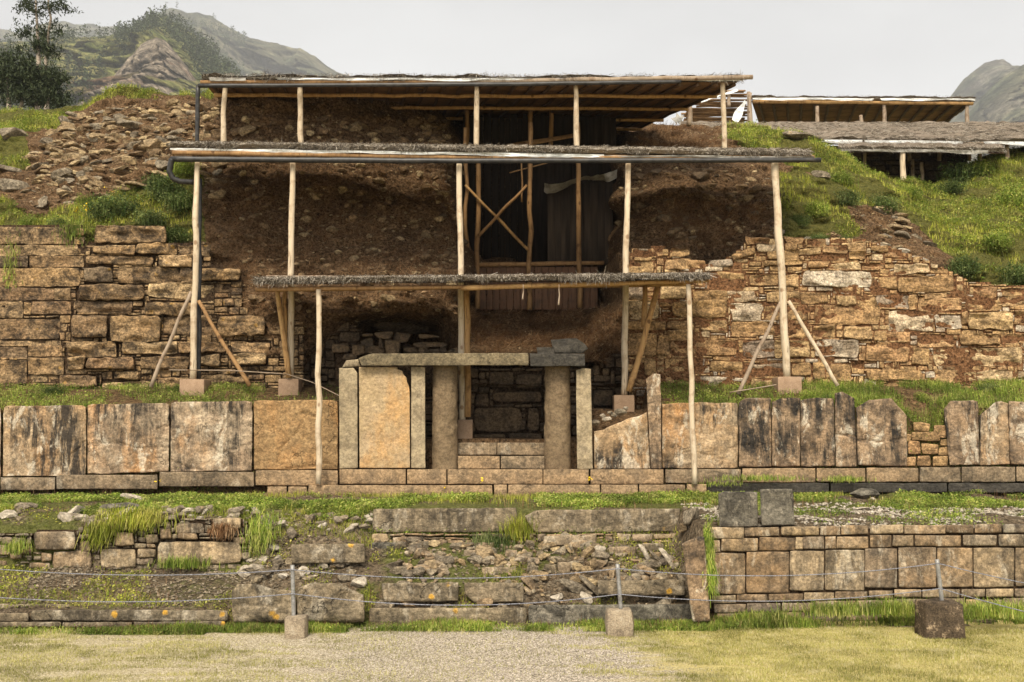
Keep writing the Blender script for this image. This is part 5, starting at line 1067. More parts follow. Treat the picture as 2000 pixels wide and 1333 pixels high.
for i, r in enumerate([(1806, 316, 1862, 334), (1808, 336, 1845, 352), (1846, 336, 1880, 352)]+fill_small((1630, 296, 1806, 380), [], lambda x, y: True, 9, (2, 4), (1, 2), 0.05)):
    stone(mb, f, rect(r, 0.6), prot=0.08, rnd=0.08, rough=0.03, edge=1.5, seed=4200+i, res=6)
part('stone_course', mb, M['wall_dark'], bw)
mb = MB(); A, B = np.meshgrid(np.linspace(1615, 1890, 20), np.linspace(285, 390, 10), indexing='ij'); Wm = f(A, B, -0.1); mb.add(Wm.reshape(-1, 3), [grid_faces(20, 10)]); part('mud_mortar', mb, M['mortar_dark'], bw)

# ------------------------------------------------------------------ rope barrier
posts = [(571, 1104, 574, 1210, 554, 596, 1206, 1238, 15.35, 'concrete', 'leaning grey metal post in a small concrete cube, in front of the rounded boulders'),
         (1206, 1102, 1213, 1192, 1186, 1237, 1191, 1231, 15.45, 'concrete', 'grey metal post in a pale concrete cube, in front of the ruined stair'),
         (1830, 1093, 1841, 1182, 1809, 1884, 1178, 1235, 15.3, 'concrete_dark', 'leaning grey metal post in a big dark mossy concrete block beside the squared wall')]
for (xt, yt, xb, yb, b0, b1, bt, bb, D, mk, lab) in posts:
    a = P(b0, bb, D); b = P(b1, bt, D); w_ = b[0]-a[0]
    r = thing('rope_post', lab, 'barrier post', ((a[0]+b[0])/2, D+w_*0.4, 0), 'posts of the rope barrier')
    mb = MB(); box(mb, ((a[0]+b[0])/2, D+w_*0.4, -0.05), (w_, w_*0.8, b[2]+0.05), rough=0.03, bev=0.04, seed=b0); part('concrete_base', mb, M[mk], r)
    mb = MB(); tube(mb, [P(xb, yb+4, D+w_*0.4), P(xt, yt, D+w_*0.4)], [0.031, 0.031], seg=12, sub=8); part('shaft', mb, M['metal'], r)
def rope(pts, name, lab):
    mb = MB(); path = []
    for (x0, y0, D0), (x1, y1, D1), sag in pts:
        t = np.linspace(0, 1, 24)[:-1]; path.append(P(x0+(x1-x0)*t, y0+(y1-y0)*t+sag*4*t*(1-t), D0+(D1-D0)*t))
    path.append(P(*pts[-1][1])[None])
    tube(mb, np.concatenate(path), [0.0072, 0.0072], seg=7, crook=0.004); single(name, mb, M['rope'], lab, 'rope', 'ropes of the barrier')
rope([((-260, 1082, 15.2), (571, 1113, 15.43), 24), ((571, 1113, 15.43), (1208, 1111, 15.5), 18), ((1208, 1111, 15.5), (1832, 1101, 15.4), 19), ((1832, 1101, 15.4), (2180, 1172, 13.6), 4)], 'barrier_rope', 'upper rope of the barrier sagging from post to post across the foreground')
rope([((-260, 1140, 15.2), (572, 1160, 15.43), 25), ((572, 1160, 15.43), (1210, 1161, 15.5), 22), ((1210, 1161, 15.5), (1836, 1150, 15.4), 19), ((1836, 1150, 15.4), (2180, 1238, 13.6), 3)], 'barrier_rope', 'lower rope of the barrier sagging from post to post across the foreground')
# ------------------------------------------------------------------ rocks
SH = [rock_mesh(s, cuts=c, flat=f, sub=3) for s, c, f in [(1, 10, (1, .8, .6)), (2, 12, (1, .7, .45)), (3, 9, (1, .75, .35)), (4, 14, (1, .9, .75)), (5, 11, (1, .6, .5)), (6, 10, (1, .8, .3)), (7, 13, (1, .85, .55))]]
RM = {}
def rock_data(shape, mk):
    if (shape, mk) not in RM:
        mb = MB(); mb.add(SH[shape][0], [SH[shape][1]]); me = mb.mesh('rock', smooth=False); me.materials.append(M[mk]); RM[shape, mk] = me
    return RM[shape, mk]
def rock(p, size, shape, mk, label, group=None, rot=None, sc=(1, 1, 1), name='stone', cat='stone'):
    o = bpy.data.objects.new(name, rock_data(shape, mk)); C.objects.link(o); o.location = p
    o.rotation_euler = rot if rot is not None else (RNG.normal(0, 0.25), RNG.normal(0, 0.25), RNG.uniform(0, 6.28))
    o.scale = tuple(size*np.array(sc)); o['label'] = label; o['category'] = cat
    if group: o['group'] = group
    return o
SMALL = {}
def small_rock(p, size, shape, mk, rot, sc=(1, 1, 1)):
    from mathutils import Euler
    v, f = SHL[shape]; R = np.array(Euler(rot).to_matrix()); V = (v*(size*np.array(sc)))@R.T+np.asarray(p)
    SMALL.setdefault(mk, MB()).add(V, [f])
SHL = [rock_mesh(s, cuts=c, flat=f, sub=2) for s, c, f in [(1, 10, (1, .8, .6)), (2, 12, (1, .7, .45)), (3, 9, (1, .75, .35)), (4, 14, (1, .9, .75)), (5, 11, (1, .6, .5)), (6, 10, (1, .8, .3)), (7, 13, (1, .85, .55))]]
def bank_rocks(n, w, smin, smax, mks, label, group, shapes=(1, 2, 5, 0), flatz=1.0, push=0.3, keep_n=20):
    p, nr, T = surf_sample(BKV, [BKF], n, lambda c, T: w(BKP[T[:, 0]], BKQ[T[:, 0]], BKG[T].mean(1)))
    ss = np.sort(smin+(smax-smin)*RNG.random(len(p))**2.2)[::-1]
    for i, (q, s) in enumerate(zip(p, ss)):
        rot = (RNG.normal(0.1, 0.22), RNG.normal(0, 0.25), RNG.uniform(-0.7, 0.7)+(math.pi if RNG.random() < .5 else 0)); sh_ = int(RNG.choice(shapes)); mk = mks[RNG.integers(len(mks))]
        q = q+np.array([0, -push*s*0.3, 0])
        if i < keep_n: rock(q, s, sh_, mk, label, group, rot=rot, sc=(1, 0.9, flatz))
        else: small_rock(q, s, sh_, mk, rot, (1, 0.9, flatz))
bx = lambda a, b, c, d: (lambda x, y, g: ((x > a) & (x < b) & (y > c) & (y < d) & (g < 0.45)).astype(float))
bank_rocks(640, lambda x, y, g: bx(55, 432, 198, 400)(x, y, g)*np.where(y > np.interp(x, [55, 130, 200, 430], [305, 246, 206, 200]), 1, 0), 0.08, 0.36, ['rock', 'rock_ochre', 'rock_ochre', 'rock_dusty'], 'flat weathered stone poking out of the bare brown face of the left mound', 'stones in the left mound', keep_n=95)
bank_rocks(170, lambda x, y, g: bx(445, 870, 232, 300)(x, y, g), 0.08, 0.30, ['rock_dusty', 'rock_dusty', 'rock_ochre'], 'stone in the earth bank between the topmost and middle roofs', 'stones between the upper roofs', (0, 3, 4, 6))
bank_rocks(460, lambda x, y, g: bx(470, 890, 310, 610)(x, y, g), 0.045, 0.22, ['rock_dusty', 'rock_dusty', 'rock_ochre'], 'small stone stuck in the shaded earth face under the middle roof', 'stones in the shaded earth face', (0, 3, 4, 6))
bank_rocks(90, lambda x, y, g: bx(845, 905, 305, 520)(x, y, g), 0.10, 0.26, ['rock_dusty', 'wall_dark', 'rock_ochre'], 'stone in the broken masonry edge left of the dark hollow', 'stones at the edge of the hollow', (0, 1, 4))
bank_rocks(90, lambda x, y, g: bx(1210, 1480, 325, 480)(x, y, g), 0.10, 0.28, ['rock_dusty', 'wall_dark', 'rock_ochre'], 'stone in the shaded ruined masonry right of the hollow', 'stones right of the hollow', (0, 3, 4))
bank_rocks(75, lambda x, y, g: bx(1480, 1840, 330, 500)(x, y, g), 0.08, 0.34, ['rock', 'rock_ochre'], 'flat stone on the eroded slope above the golden wall', 'stones on the right slope', (1, 2, 5))
def bank_at(px, py):
    i = int(np.argmin((BKP-px)**2+((BKQ-py)*1.0)**2)); return BKV[i].copy()
for (px, py, s, sh_, mk, lab, sc) in [
    (35, 272, 0.62, 3, 'rock', 'big pale angular boulder on the grass at the left edge of the mound', (1, .8, .75)), (25, 365, 0.52, 0, 'rock', 'dark wedge shaped boulder low at the left edge of the mound', (1, .8, .9)), (18, 332, 0.5, 2, 'rock', 'flat mossy boulder between the two big ones at the left edge', (1.1, .8, .8)),
    (265, 246, 0.5, 1, 'rock', 'largest dark overhanging slab stone high in the left mound', (1, .8, .7)), (308, 290, 0.46, 3, 'rock_ochre', 'big leaning grey stone just left of the middle roof end', (1, .8, .9)), (268, 358, 0.40, 2, 'rock_ochre', 'flat tilted pale slab in the green weeds below the mound', (1, .8, .6)),
    (1570, 272, 0.75, 1, 'rock', 'long dark flat outcrop stone at the right end of the middle roof', (1.3, .8, .5)), (1598, 345, 0.36, 0, 'rock', 'pale boulder on the slope just right of the rightmost tall post', (1, .8, .8)),
    (1370, 345, 0.4, 3, 'wall_dark', 'squared stone in the shade under the right end of the middle roof', (1, .8, .8)), (795, 634, 0.95, 1, 'wall_dark', 'large dark boulder in the hole above the lintel under the mud overhang', (1, .7, .62)), (1790, 508, 0.3, 2, 'rock_pale', 'pale broken stone on the crumbling top of the golden wall', (1, .8, .8)), (1765, 492, 0.24, 4, 'rock_pale', 'small pale stone at the head of the scree above the golden wall', (1, .8, .8))]:
    rock(bank_at(px, py)+np.array([0, -0.1, 0]), s, sh_, mk, lab, sc=sc, rot=(0.1, 0.05, 0.3), name='boulder' if s > .45 else 'stone', cat='boulder' if s > .45 else 'stone')
def on_terr(px, py):
    "terrain point seen at a photo position (marching along the ray)"
    d = ray(px, py); D = np.linspace(15, 22.8, 900); pts = EYE+d*(D/d[1])[:, None]
    h = terr(pts[:, 0], pts[:, 1]); k = np.argmax(pts[:, 2] <= h); return pts[k]
for (px, py, s, sh_, mk, lab, sc, rot) in [
    (258, 976, 0.30, 4, 'rock_pale', 'pale pointed stone lying on top of the flat grey boulder at left', (1, .6, .62), (0, 0.25, 0.2)), (240, 996, 0.46, 1, 'block', 'flat grey boulder on the ruined wall carrying the pale pointed stone', (1, .8, .55), (0, 0, 0.1)),
    (145, 1000, 0.24, 3, 'rock_pale', 'pale blocky stone at the top of the left ruined wall', (1, .8, .6), None), (55, 990, 0.26, 1, 'rock', 'dark layered stone at the far left on the terrace edge', (1, .8, .9), None), (178, 1022, 0.18, 4, 'rock_pale', 'small pale wedge stone left of the hanging grass', (1, .8, .8), None),
    (362, 1030, 0.28, 0, 'rock', 'rounded grey stone in the ruined wall above the long brown slab', (1, .8, .8), None), (460, 1000, 0.22, 0, 'rock', 'brown stone above the grey squared block on the ruined wall', (1, .8, .8), None),
    (552, 1025, 0.24, 4, 'rock_pale', 'pale stone in the rubble right of the green hanging tuft', (1, .8, .6), None), (572, 1042, 0.22, 0, 'rock', 'grey stone lying in the rubble just above the flat grey slab', (1, .8, .7), None),
    (946, 1085, 0.27, 3, 'rock_ochre', 'cream coloured round boulder in the middle of the ruined stair', (1, .8, 1.15), (0.2, 0, 0.4)), (1172, 1074, 0.18, 3, 'rock_pale', 'whitish blocky stone on the ruined stair near the middle post', (1, .8, .9), None),
    (1265, 1092, 0.27, 2, 'rock_pale', 'pale slab stone leaning on edge, left one near the leaning end slab', (1.1, .7, .8), (0.2, 1.0, 0.2)), (1308, 1098, 0.27, 2, 'rock_pale', 'pale slab stone leaning on edge close against the leaning end slab', (1.1, .7, .8), (0.2, 0.9, 0.1)), (1288, 1098, 0.25, 5, 'rock', 'brown slab stone leaning between the two pale leaning slabs', (1.1, .7, .8), (0.2, 0.9, 0.1)),
    (1120, 1152, 0.32, 4, 'rock', 'long grey stone on the heap left of the middle post', (1.1, .8, .7), (0, 0.4, 0.2)), (1086, 1168, 0.17, 3, 'rock_pale', 'whitest stone at the left foot of the heap beside the middle post', (1, .8, .85), None), (1146, 1168, 0.20, 0, 'rock_pale', 'pale rounded stone at the front of the heap beside the middle post', (1, .8, .7), None), (1158, 1150, 0.28, 2, 'rock', 'flat stone tilted against the right side of the heap beside the middle post', (1.1, .8, .6), (0.1, 0.7, 0)),
    (1124, 1135, 0.18, 0, 'rock_ochre', 'small ochre stone on top of the heap beside the middle post', (1, .8, .9), None), (698, 1138, 0.22, 3, 'rock_pale', 'whitish rough stone perched at the right end of the rounded boulders', (1, .8, .8), None), (770, 1108, 0.25, 4, 'rock', 'long grey stone on the left part of the ruined stair', (1.2, .8, .6), None),
    (1686, 968, 0.34, 6, 'block', 'dark rounded boulder on the gravelly grass right of the two squared blocks', (1.1, .8, .8), (0, 0, 0.3)), (1708, 975, 0.11, 3, 'rock_pale', 'small white stone touching the dark rounded boulder', (1, .8, .8), None), (1680, 994, 0.2, 5, 'rock_pale', 'largest pale stone on the gravel in front of the dark boulder', (1, .8, .8), None),
    (1350, 1012, 0.30, 0, 'rock', 'dark stone in the mound of rubble left of the two squared blocks', (1, .8, 1), None), (1335, 1035, 0.26, 4, 'rock_ochre', 'brown stone in the rubble above the leaning end slab', (1, .8, .8), None)]:
    p = on_terr(px, py+4); rock(p+np.array([0, 0, s*0.18]), s, sh_, mk, lab, sc=sc, rot=rot, name='boulder' if s >= .27 else 'stone', cat='boulder' if s >= .27 else 'stone')
def terr_rocks(n, x0, x1, y0, y1, smin, smax, mks, label, group, shapes=(0, 1, 3, 4, 6), sink=0.1, keep_n=20):
    k = 0; ss = np.sort(smin+(smax-smin)*RNG.random(n)**1.8)[::-1]
    while k < n:
        x, y = RNG.uniform(x0, x1), RNG.uniform(y0, y1)
        if vnoise(np.array([x, y, 3.0]), 1.3, 8) < -0.25: continue
        s = ss[k]; z = float(terr(x, y)); k += 1; sh_ = int(RNG.choice(shapes)); mk = mks[RNG.integers(len(mks))]; rot = (RNG.normal(0, 0.25), RNG.normal(0, 0.25), RNG.uniform(0, 6.28))
        if k <= keep_n: rock((x, y, z+s*sink), s, sh_, mk, label, group, rot=rot)
        else: small_rock((x, y, z+s*sink), s, sh_, mk, rot)
terr_rocks(430, -2.4, 2.9, 16.9, 19.0, 0.05, 0.22, ['rock', 'rock', 'rock_ochre', 'retain'], 'broken stone tumbled on the overgrown ruined stair in the middle', 'stones on the ruined stair', keep_n=45)
terr_rocks(130, -4.6, -2.4, 17.6, 19.2, 0.06, 0.18, ['rock', 'rock_pale', 'rock'], 'stone in the rubble slope between the ruined wall and the stair', 'stones of the rubble slope')
terr_rocks(80, -9.2, -4.6, 18.5, 19.3, 0.07, 0.22, ['rock', 'rock_pale', 'rock'], 'stone lying along the top of the low ruined wall at left', 'stones on top of the ruined wall')
for i, (px, py, s) in enumerate([(1165, 826, 0.14), (1185, 819, 0.12), (1198, 812, 0.13), (1176, 812, 0.09), (1212, 806, 0.16), (1222, 800, 0.13), (1192, 806, 0.08)]):
    rock(P(px, py, 23.0), s, (3, 0, 4)[i % 3], 'rock_pale' if i % 2 else 'rock', 'stone in the small pile on the broken slab right of the portal', 'stones piled on the broken slab')
for mk, m_ in SMALL.items(): single('rubble', m_, M[mk], 'small broken stones scattered through the earth and ruined slopes', 'rubble', kind='stuff', smooth=False)
def pebbles(pts, smin, smax, mk, name, label):
    v, f = rock_mesh(21, 8, (1, .8, .55), 1); n = len(pts); s = RNG.uniform(smin, smax, n)*RNG.uniform(0.5, 1, n); a = RNG.uniform(0, 6.28, n)
    ca, sa = np.cos(a)[:, None], np.sin(a)[:, None]; j = 1+0.25*RNG.normal(0, 1, (n, len(v)))
    V = np.stack([(v[None, :, 0]*ca-v[None, :, 1]*sa)*j, (v[None, :, 0]*sa+v[None, :, 1]*ca)*j, v[None, :, 2]*j], -1)*s[:, None, None]+np.asarray(pts)[:, None, :]
    mb = MB(); mb.add(V.reshape(-1, 3), [(np.arange(n)[:, None, None]*len(v)+f[None]).reshape(-1, 3)])
    single(name, mb, M[mk], label, 'rubble', kind='stuff', smooth=False)
def tpts(n, x0, x1, y0, y1, thr=-0.2, sc=0.9, sd=5):
    x = RNG.uniform(x0, x1, n); y = RNG.uniform(y0, y1, n); p = np.stack([x, y, 0*x], -1); p = p[fbm(p, sc, 3, sd) > thr]; p[:, 2] = terr(p[:, 0], p[:, 1]); return p
pebbles(np.concatenate([tpts(4200, 3.3, 10, 17.2, 19.6, -0.15), tpts(800, 3.3, 11, 19.4, 20.6, 0.15)]), 0.012, 0.07, 'rock_pale', 'gravel', 'pale gravel and chips on the right terrace')
pebbles(np.concatenate([tpts(5200, -9.5, -2.6, 16.4, 18.3, -0.2), tpts(2200, -2.5, 3.0, 16.6, 19.0, -0.2), tpts(1600, -5.5, -2.4, 17.6, 19.2, -0.3)]), 0.012, 0.055, 'rock', 'stone_chips', 'small stone chips on the ruined slopes')
p, nr, T = surf_sample(BKV, [BKF], 5200, lambda c, T: (BKG[T].mean(1) < 0.5)*((BKP[T[:, 0]] < 430)*1.0+(BKP[T[:, 0]] > 430)*(BKP[T[:, 0]] < 1700)*0.7+(BKP[T[:, 0]] > 1600)*(BKP[T[:, 0]] < 1850)*1.0))
pebbles(p, 0.02, 0.085, 'rock_ochre', 'earth_stones', 'small stones in the earth bank')
x = RNG.uniform(-9, 5, 16000); y = RNG.uniform(12, 16.1, 16000); pp = np.stack([x, y, 0*x], -1); pp = pp[(x+1.0*fbm(pp, 0.9, 3, 3) < 2.3)]; pp[:, 2] = 0.0
pebbles(pp, 0.006, 0.016, 'rock_pale', 'plaza_gravel', 'fine grey gravel patch in the plaza lawn')

# ------------------------------------------------------------------ grass and weeds
def keep(p, thr, sc, sd): return p[fbm(p*np.array([1, 1, 0.3]), sc, 3, sd) > thr]
mb = MB()   # lawn of the plaza
x = RNG.uniform(-12, 12, 420000); y = 11.7+4.5*RNG.random(420000); pp = np.stack([x, y, 0*x], -1)
st_ = fbm(pp*np.array([1.6, 6.5, 1]), 1.0, 4, 31); dn = fbm(pp, 0.9, 4, 3); xx = x+1.2*dn+1.4*st_
base_ = np.interp(xx, [-6, -3.0, -1.6, 1.6, 2.6], [0.62, 0.5, 0.12, 0.10, 1.0]); pat = sstep(-0.35, 0.35, 0.6*st_+0.6*dn+0.25)
pp = pp[RNG.random(len(x)) < np.where(xx > 2.4, 0.55+0.45*pat, base_*pat*1.5)]; pp[:, 2] = 0.004
blades(mb, pp, RNG.uniform(0.012, 0.045, len(pp))*(1+0.5*vnoise(pp, 1.7, 6)), RNG.uniform(0.004, 0.008, len(pp)), 0.9)
single('lawn_grass', mb, M['lawn'], 'short dry yellow green lawn of the plaza', 'grass', kind='stuff')
mb = MB()   # greener strip at the foot of the walls
n = 76000; x = RNG.uniform(-12, 12, n); edge = np.where(x > 3.1, 16.2+0.1*x, np.where(x > -2.5, 16.42, np.where(x > -4.6, 16.15, 16.0)))
wd = np.where(x > 3.1, 0.55, np.where(x > -2.3, 0.55, 0.4)); y = edge-wd*RNG.random(n)**1.3
pp = np.stack([x, y, 0*x+0.004], -1); hn = fbm(pp, 1.1, 3, 8); kp = (hn > -0.12) | (RNG.random(len(hn)) < 0.10); pp = pp[kp]; hn = hn[kp]; tall = np.where(pp[:, 0] > 3.5, 1.5, 1.0)
blades(mb, pp, RNG.uniform(0.02, 0.11, len(pp))*tall*(1+0.8*np.clip(hn, 0, 1)), RNG.uniform(0.006, 0.014, len(pp)), 0.8)
lv = pp[RNG.random(len(pp)) < 0.45].copy(); lv[:, 2] += RNG.random(len(lv))*0.07; leaves(mb, lv, RNG.uniform(0.02, 0.05, len(lv)), 0.5, 0.6)
dr = pp[RNG.random(len(pp)) < 0.05]; single('foot_grass', mb, M['weed'], 'green weeds along the foot of the stones', 'grass', kind='stuff')
mb = MB(); dr = np.concatenate([dr, tpts(2600, -11.5, 11.5, 19.3, 22.2, -0.1, 0.8, 14), tpts(1800, -9.5, 3.0, 16.5, 19.2, -0.1, 1.0, 15)]); blades(mb, dr, RNG.uniform(0.06, 0.24, len(dr)), 0.006, 0.6); single('dry_stems', mb, M['dry'], 'thin dry stems standing among the weeds', 'dry grass', kind='stuff')
mb = MB()   # terrace weeds
xs_ = [tpts(48000, -13.5, 3.4, 19.0, 21.85, -0.35, 0.7, 4), tpts(18000, 3.4, 13.5, 19.6, 22.3, -0.2, 0.7, 4), tpts(4200, 3.3, 11, 17.3, 19.8, 0.1, 0.9, 6)]
pp = np.concatenate(xs_)
blades(mb, pp, RNG.uniform(0.03, 0.13, len(pp)), RNG.uniform(0.006, 0.014, len(pp)), 0.9)
lv = np.concatenate([pp, pp, pp[:20000]]); lv = lv+np.stack([RNG.normal(0, .04, len(lv)), RNG.normal(0, .04, len(lv)), RNG.random(len(lv))*0.09], -1); leaves(mb, lv, RNG.uniform(0.02, 0.06, len(lv)), 0.5, 0.65)
single('terrace_weeds', mb, M['weed'], 'low green weeds covering the terrace before the portal', 'weeds', kind='stuff')
mb = MB()
pp = np.concatenate([tpts(15000, -11, 11, 20.3, 22.3, 0.1, 0.5, 7), tpts(5500, -2.5, 3.0, 16.7, 19.2, -0.05, 1.2, 5), tpts(7000, -9.5, -2.5, 18.5, 19.4, -0.1, 1.1, 13)])
blades(mb, pp, RNG.uniform(0.04, 0.15, len(pp)), RNG.uniform(0.006, 0.011, len(pp)), 0.9)
pp = tpts(9000, -9.5, -2.5, 16.4, 18.4, 0.08, 0.9, 12); blades(mb, pp, RNG.uniform(0.02, 0.08, len(pp)), RNG.uniform(0.005, 0.01, len(pp)), 0.9)
lv = np.concatenate([tpts(9000, -2.5, 3.0, 16.6, 19.1, -0.1, 1.2, 5), tpts(9000, -9.5, -2.5, 16.4, 19.2, 0.05, 0.9, 12)]); lv[:, 2] += RNG.random(len(lv))*0.07; leaves(mb, lv, RNG.uniform(0.02, 0.055, len(lv)), 0.5, 0.6)
single('rubble_grass', mb, M['grass'], 'yellow green grass growing through the ruined stair and slopes', 'grass', kind='stuff')
mb = MB()   # upper ledge
p, nr, T = surf_sample(BV, [BF], 60000, lambda c, T: ((c[:, 0] < -4.0) | (c[:, 0] > 3.4))*(c[:, 1] < 25.0)*np.where(c[:, 0] > 7.2, 1.6, 1.0)*np.where((c[:, 0] > -6.0) & (c[:, 0] < -3), .15, 1))
p = keep(p, -0.62, 0.9, 3)
tall = np.where(p[:, 0] > 6.9, 1.7, 1.0)
blades(mb, p, RNG.uniform(0.05, 0.17, len(p))*tall, RNG.uniform(0.006, 0.013, len(p)), 0.7)
lv = np.concatenate([p, p]); lv = lv+np.stack([RNG.normal(0, .05, len(lv)), RNG.normal(0, .05, len(lv)), RNG.random(len(lv))*0.13], -1); leaves(mb, lv, RNG.uniform(0.02, 0.055, len(lv)), 0.5, 0.6)
single('ledge_grass', mb, M['weed'], 'weeds and grass on the ledge between slabs and upper walls', 'grass', kind='stuff')
mb = MB()   # bank grass
p, nr, T = surf_sample(BKV, [BKF], 170000, lambda c, T: (BKG[T].mean(1) > 0.4)*np.where(BKQ[T[:, 0]] > 0, 1, 1)*(c[:, 1] < 40.5))
p = keep(p, -0.18, 1.1, 3)
blades(mb, p, RNG.uniform(0.05, 0.22, len(p)), RNG.uniform(0.008, 0.018, len(p)), 0.8)
single('bank_grass', mb, M['grass'], 'bright yellow green grass on the mounds', 'grass', kind='stuff')
mb = MB(); p2 = p[RNG.random(len(p)) < 0.55]; p2 = keep(p2, -0.1, 0.6, 9); lv = np.concatenate([p2, p2, p2]); lv = lv+np.stack([RNG.normal(0, .07, len(lv)), RNG.normal(0, .07, len(lv)), RNG.random(len(lv))*0.16], -1); leaves(mb, lv, RNG.uniform(0.03, 0.08, len(lv)), 0.5, 0.6)
single('bank_weeds', mb, M['weed'], 'leafy green weeds among the grass of the mounds', 'weeds', kind='stuff')
mb = MB()   # dry stalks
p, nr, T = surf_sample(BKV, [BKF], 60000, lambda c, T: 1.0*((BKP[T[:, 0]] > 900) & (BKP[T[:, 0]] < 1215) & (BKQ[T[:, 0]] > 606) & (BKQ[T[:, 0]] < 705)) + 0.7*((BKP[T[:, 0]] > 1290) & (BKP[T[:, 0]] < 1500) & (BKQ[T[:, 0]] > 395) & (BKQ[T[:, 0]] < 485)) + 0.45*((BKP[T[:, 0]] > 1240) & (BKP[T[:, 0]] < 1440) & (BKQ[T[:, 0]] > 248) & (BKQ[T[:, 0]] < 292)) + 0.3*((BKP[T[:, 0]] > 400) & (BKP[T[:, 0]] < 900) & (BKQ[T[:, 0]] > 320) & (BKQ[T[:, 0]] < 610)))
p = keep(p, -0.3, 1.3, 4)
d = RNG.normal(0, 0.6, (len(p), 3))+np.array([0.25, -0.5, 0.1]); d /= np.linalg.norm(d, axis=1, keepdims=True); straws(mb, p, d, RNG.uniform(0.06, 0.3, len(p)), RNG.uniform(0.005, 0.012, len(p)))
single('dry_stalks', mb, M['dry'], 'dry brown fallen stalks on the earth below the plank barrier', 'dry grass', kind='stuff')
# hanging grass tufts and clumps: each a plant of its own
def tuft(p, n, h, spread, mk, label, cat='grass tuft', hang=False, name='grass_tuft', group=None, wd=0.012):
    mb = MB(); q = np.asarray(p)+RNG.normal(0, 1, (n, 3))*np.asarray(spread)
    if hang:
        d = RNG.normal(0, 0.25, (n, 3))+np.array([0, -0.35, -1]); d /= np.linalg.norm(d, axis=1, keepdims=True)
        m_ = q+d*h*0.4*RNG.uniform(.4, 1, (n, 1)); straws(mb, q, d, RNG.uniform(0.3, 1, n)*h, wd); blades(mb, q, RNG.uniform(.05, .16, n), wd, 0.9)
    else: blades(mb, q, RNG.uniform(0.4, 1, n)*h, wd, 0.9)
    if spread[0] >= 0.2 and not hang: return single('grass_clump', mb, M[mk], label, cat, kind='stuff')
    return single(name, mb, M[mk], label, cat, group)
for (px, py, D, n, h, sp, mk, lab, hg) in [
    (265, 1008, 18.2, 600, 0.30, (0.30, .05, .06), 'grass', 'shaggy grass mat hanging over the ruined wall below the flat grey boulder', True), (195, 1035, 18.2, 260, 0.34, (0.14, .05, .08), 'grass', 'thin trailing grass on the ruined wall left of the shaggy mat', True),
    (510, 1040, 18.1, 420, 0.22, (0.14, .1, .16), 'weed', 'bright green tuft hanging at the right end of the ruined wall', True), (437, 1035, 18.2, 220, 0.2, (0.12, .05, .03), 'dry', 'dry grass hanging under the grey squared block of the ruined wall', True),
    (1384, 1060, 16.15, 300, 0.26, (0.03, .03, .12), 'weed', 'upper half of the green grass trailing beside the leaning slab', True), (1388, 1120, 16.1, 340, 0.28, (0.04, .03, .12), 'weed', 'lower half of the green grass trailing beside the leaning slab', True),
    (1012, 1050, 18.8, 420, 0.5, (0.12, .1, .05), 'grass', 'tall yellow green tuft between the two long stair slabs', False), (960, 1055, 18.7, 420, 0.35, (0.2, .1, .05), 'shrub', 'dark green tuft under the lichen spotted stair slab', True),
    (355, 1108, 18.1, 420, 0.26, (0.22, .08, .02), 'weed', 'spiky green tuft at the foot of the long brown slab', False), (32, 1075, 18.1, 260, 0.25, (0.12, .1, .05), 'weed', 'green leafy clump at the left end of the ruined wall', False),
    (1640, 1200, 16.2, 700, 0.28, (0.35, .1, .02), 'weed', 'tall green grass clump at the foot of the retaining wall, left of the big concrete block', False), (1510, 1210, 16.2, 300, 0.2, (0.2, .1, .02), 'weed', 'low green clump near the left end of the retaining wall foot', False), (1745, 1198, 16.2, 600, 0.3, (0.25, .1, .02), 'weed', 'tall green grass clump right beside the big concrete block, on its left', False), (1950, 1200, 16.0, 900, 0.28, (0.4, .2, .02), 'weed', 'wide green grass clump at the right edge of the picture by the wall foot', False),
    (1405, 948, 22.3, 200, 0.12, (0.3, .08, .02), 'weed', 'creeping green weeds at the wall base behind the squared blocks', False), (1480, 938, 22.3, 500, 0.16, (0.45, .08, .02), 'weed', 'bright weeds along the base stones right of the portal', False), (1655, 940, 22.3, 300, 0.16, (0.25, .08, .02), 'weed', 'bright weeds below the tall narrow slab right of the portal', False),
    (20, 520, 25.1, 260, 0.25, (0.10, .05, .3), 'weed', 'weed growing out of the left masonry wall near its edge', False), (140, 460, 25.2, 380, 0.3, (0.18, .08, .15), 'weed', 'leafy weed on top of the left masonry wall beside the lichen patch', False)]:
    tuft(P(px, py, D), n, h, sp, mk, lab, hang=hg)
# shrubs on the mounds
def shrub_mesh(r, n, seed, mk='shrub'):
    mb = MB(); q = RNG.normal(0, 1, (n, 3)); q /= np.linalg.norm(q, axis=1, keepdims=True); rr = RNG.random(n)**0.45
    q = q*rr[:, None]*np.array([1, 0.8, 0.7])*r; lump = 1+0.35*fbm(q+seed*3, 2.2/r*0.5, 3, seed); q = q*lump[:, None]; q += RNG.normal(0, 0.06, q.shape); q[:, 2] += r*0.4
    leaves(mb, q, RNG.uniform(0.04, 0.09, n), 0.7, 0.5); blades(mb, np.stack([RNG.normal(0, r*.4, 160), RNG.normal(0, r*.4, 160), 0*np.zeros(160)], -1), RNG.uniform(0.5, 1.5, 160)*r, 0.012, 0.7); me = mb.mesh('shrub', smooth=False); me.materials.append(M[mk]); return me
SM = [shrub_mesh(0.5, 2400, s) for s in (1, 2, 3)]+[shrub_mesh(0.5, 2400, 4, 'weed')]
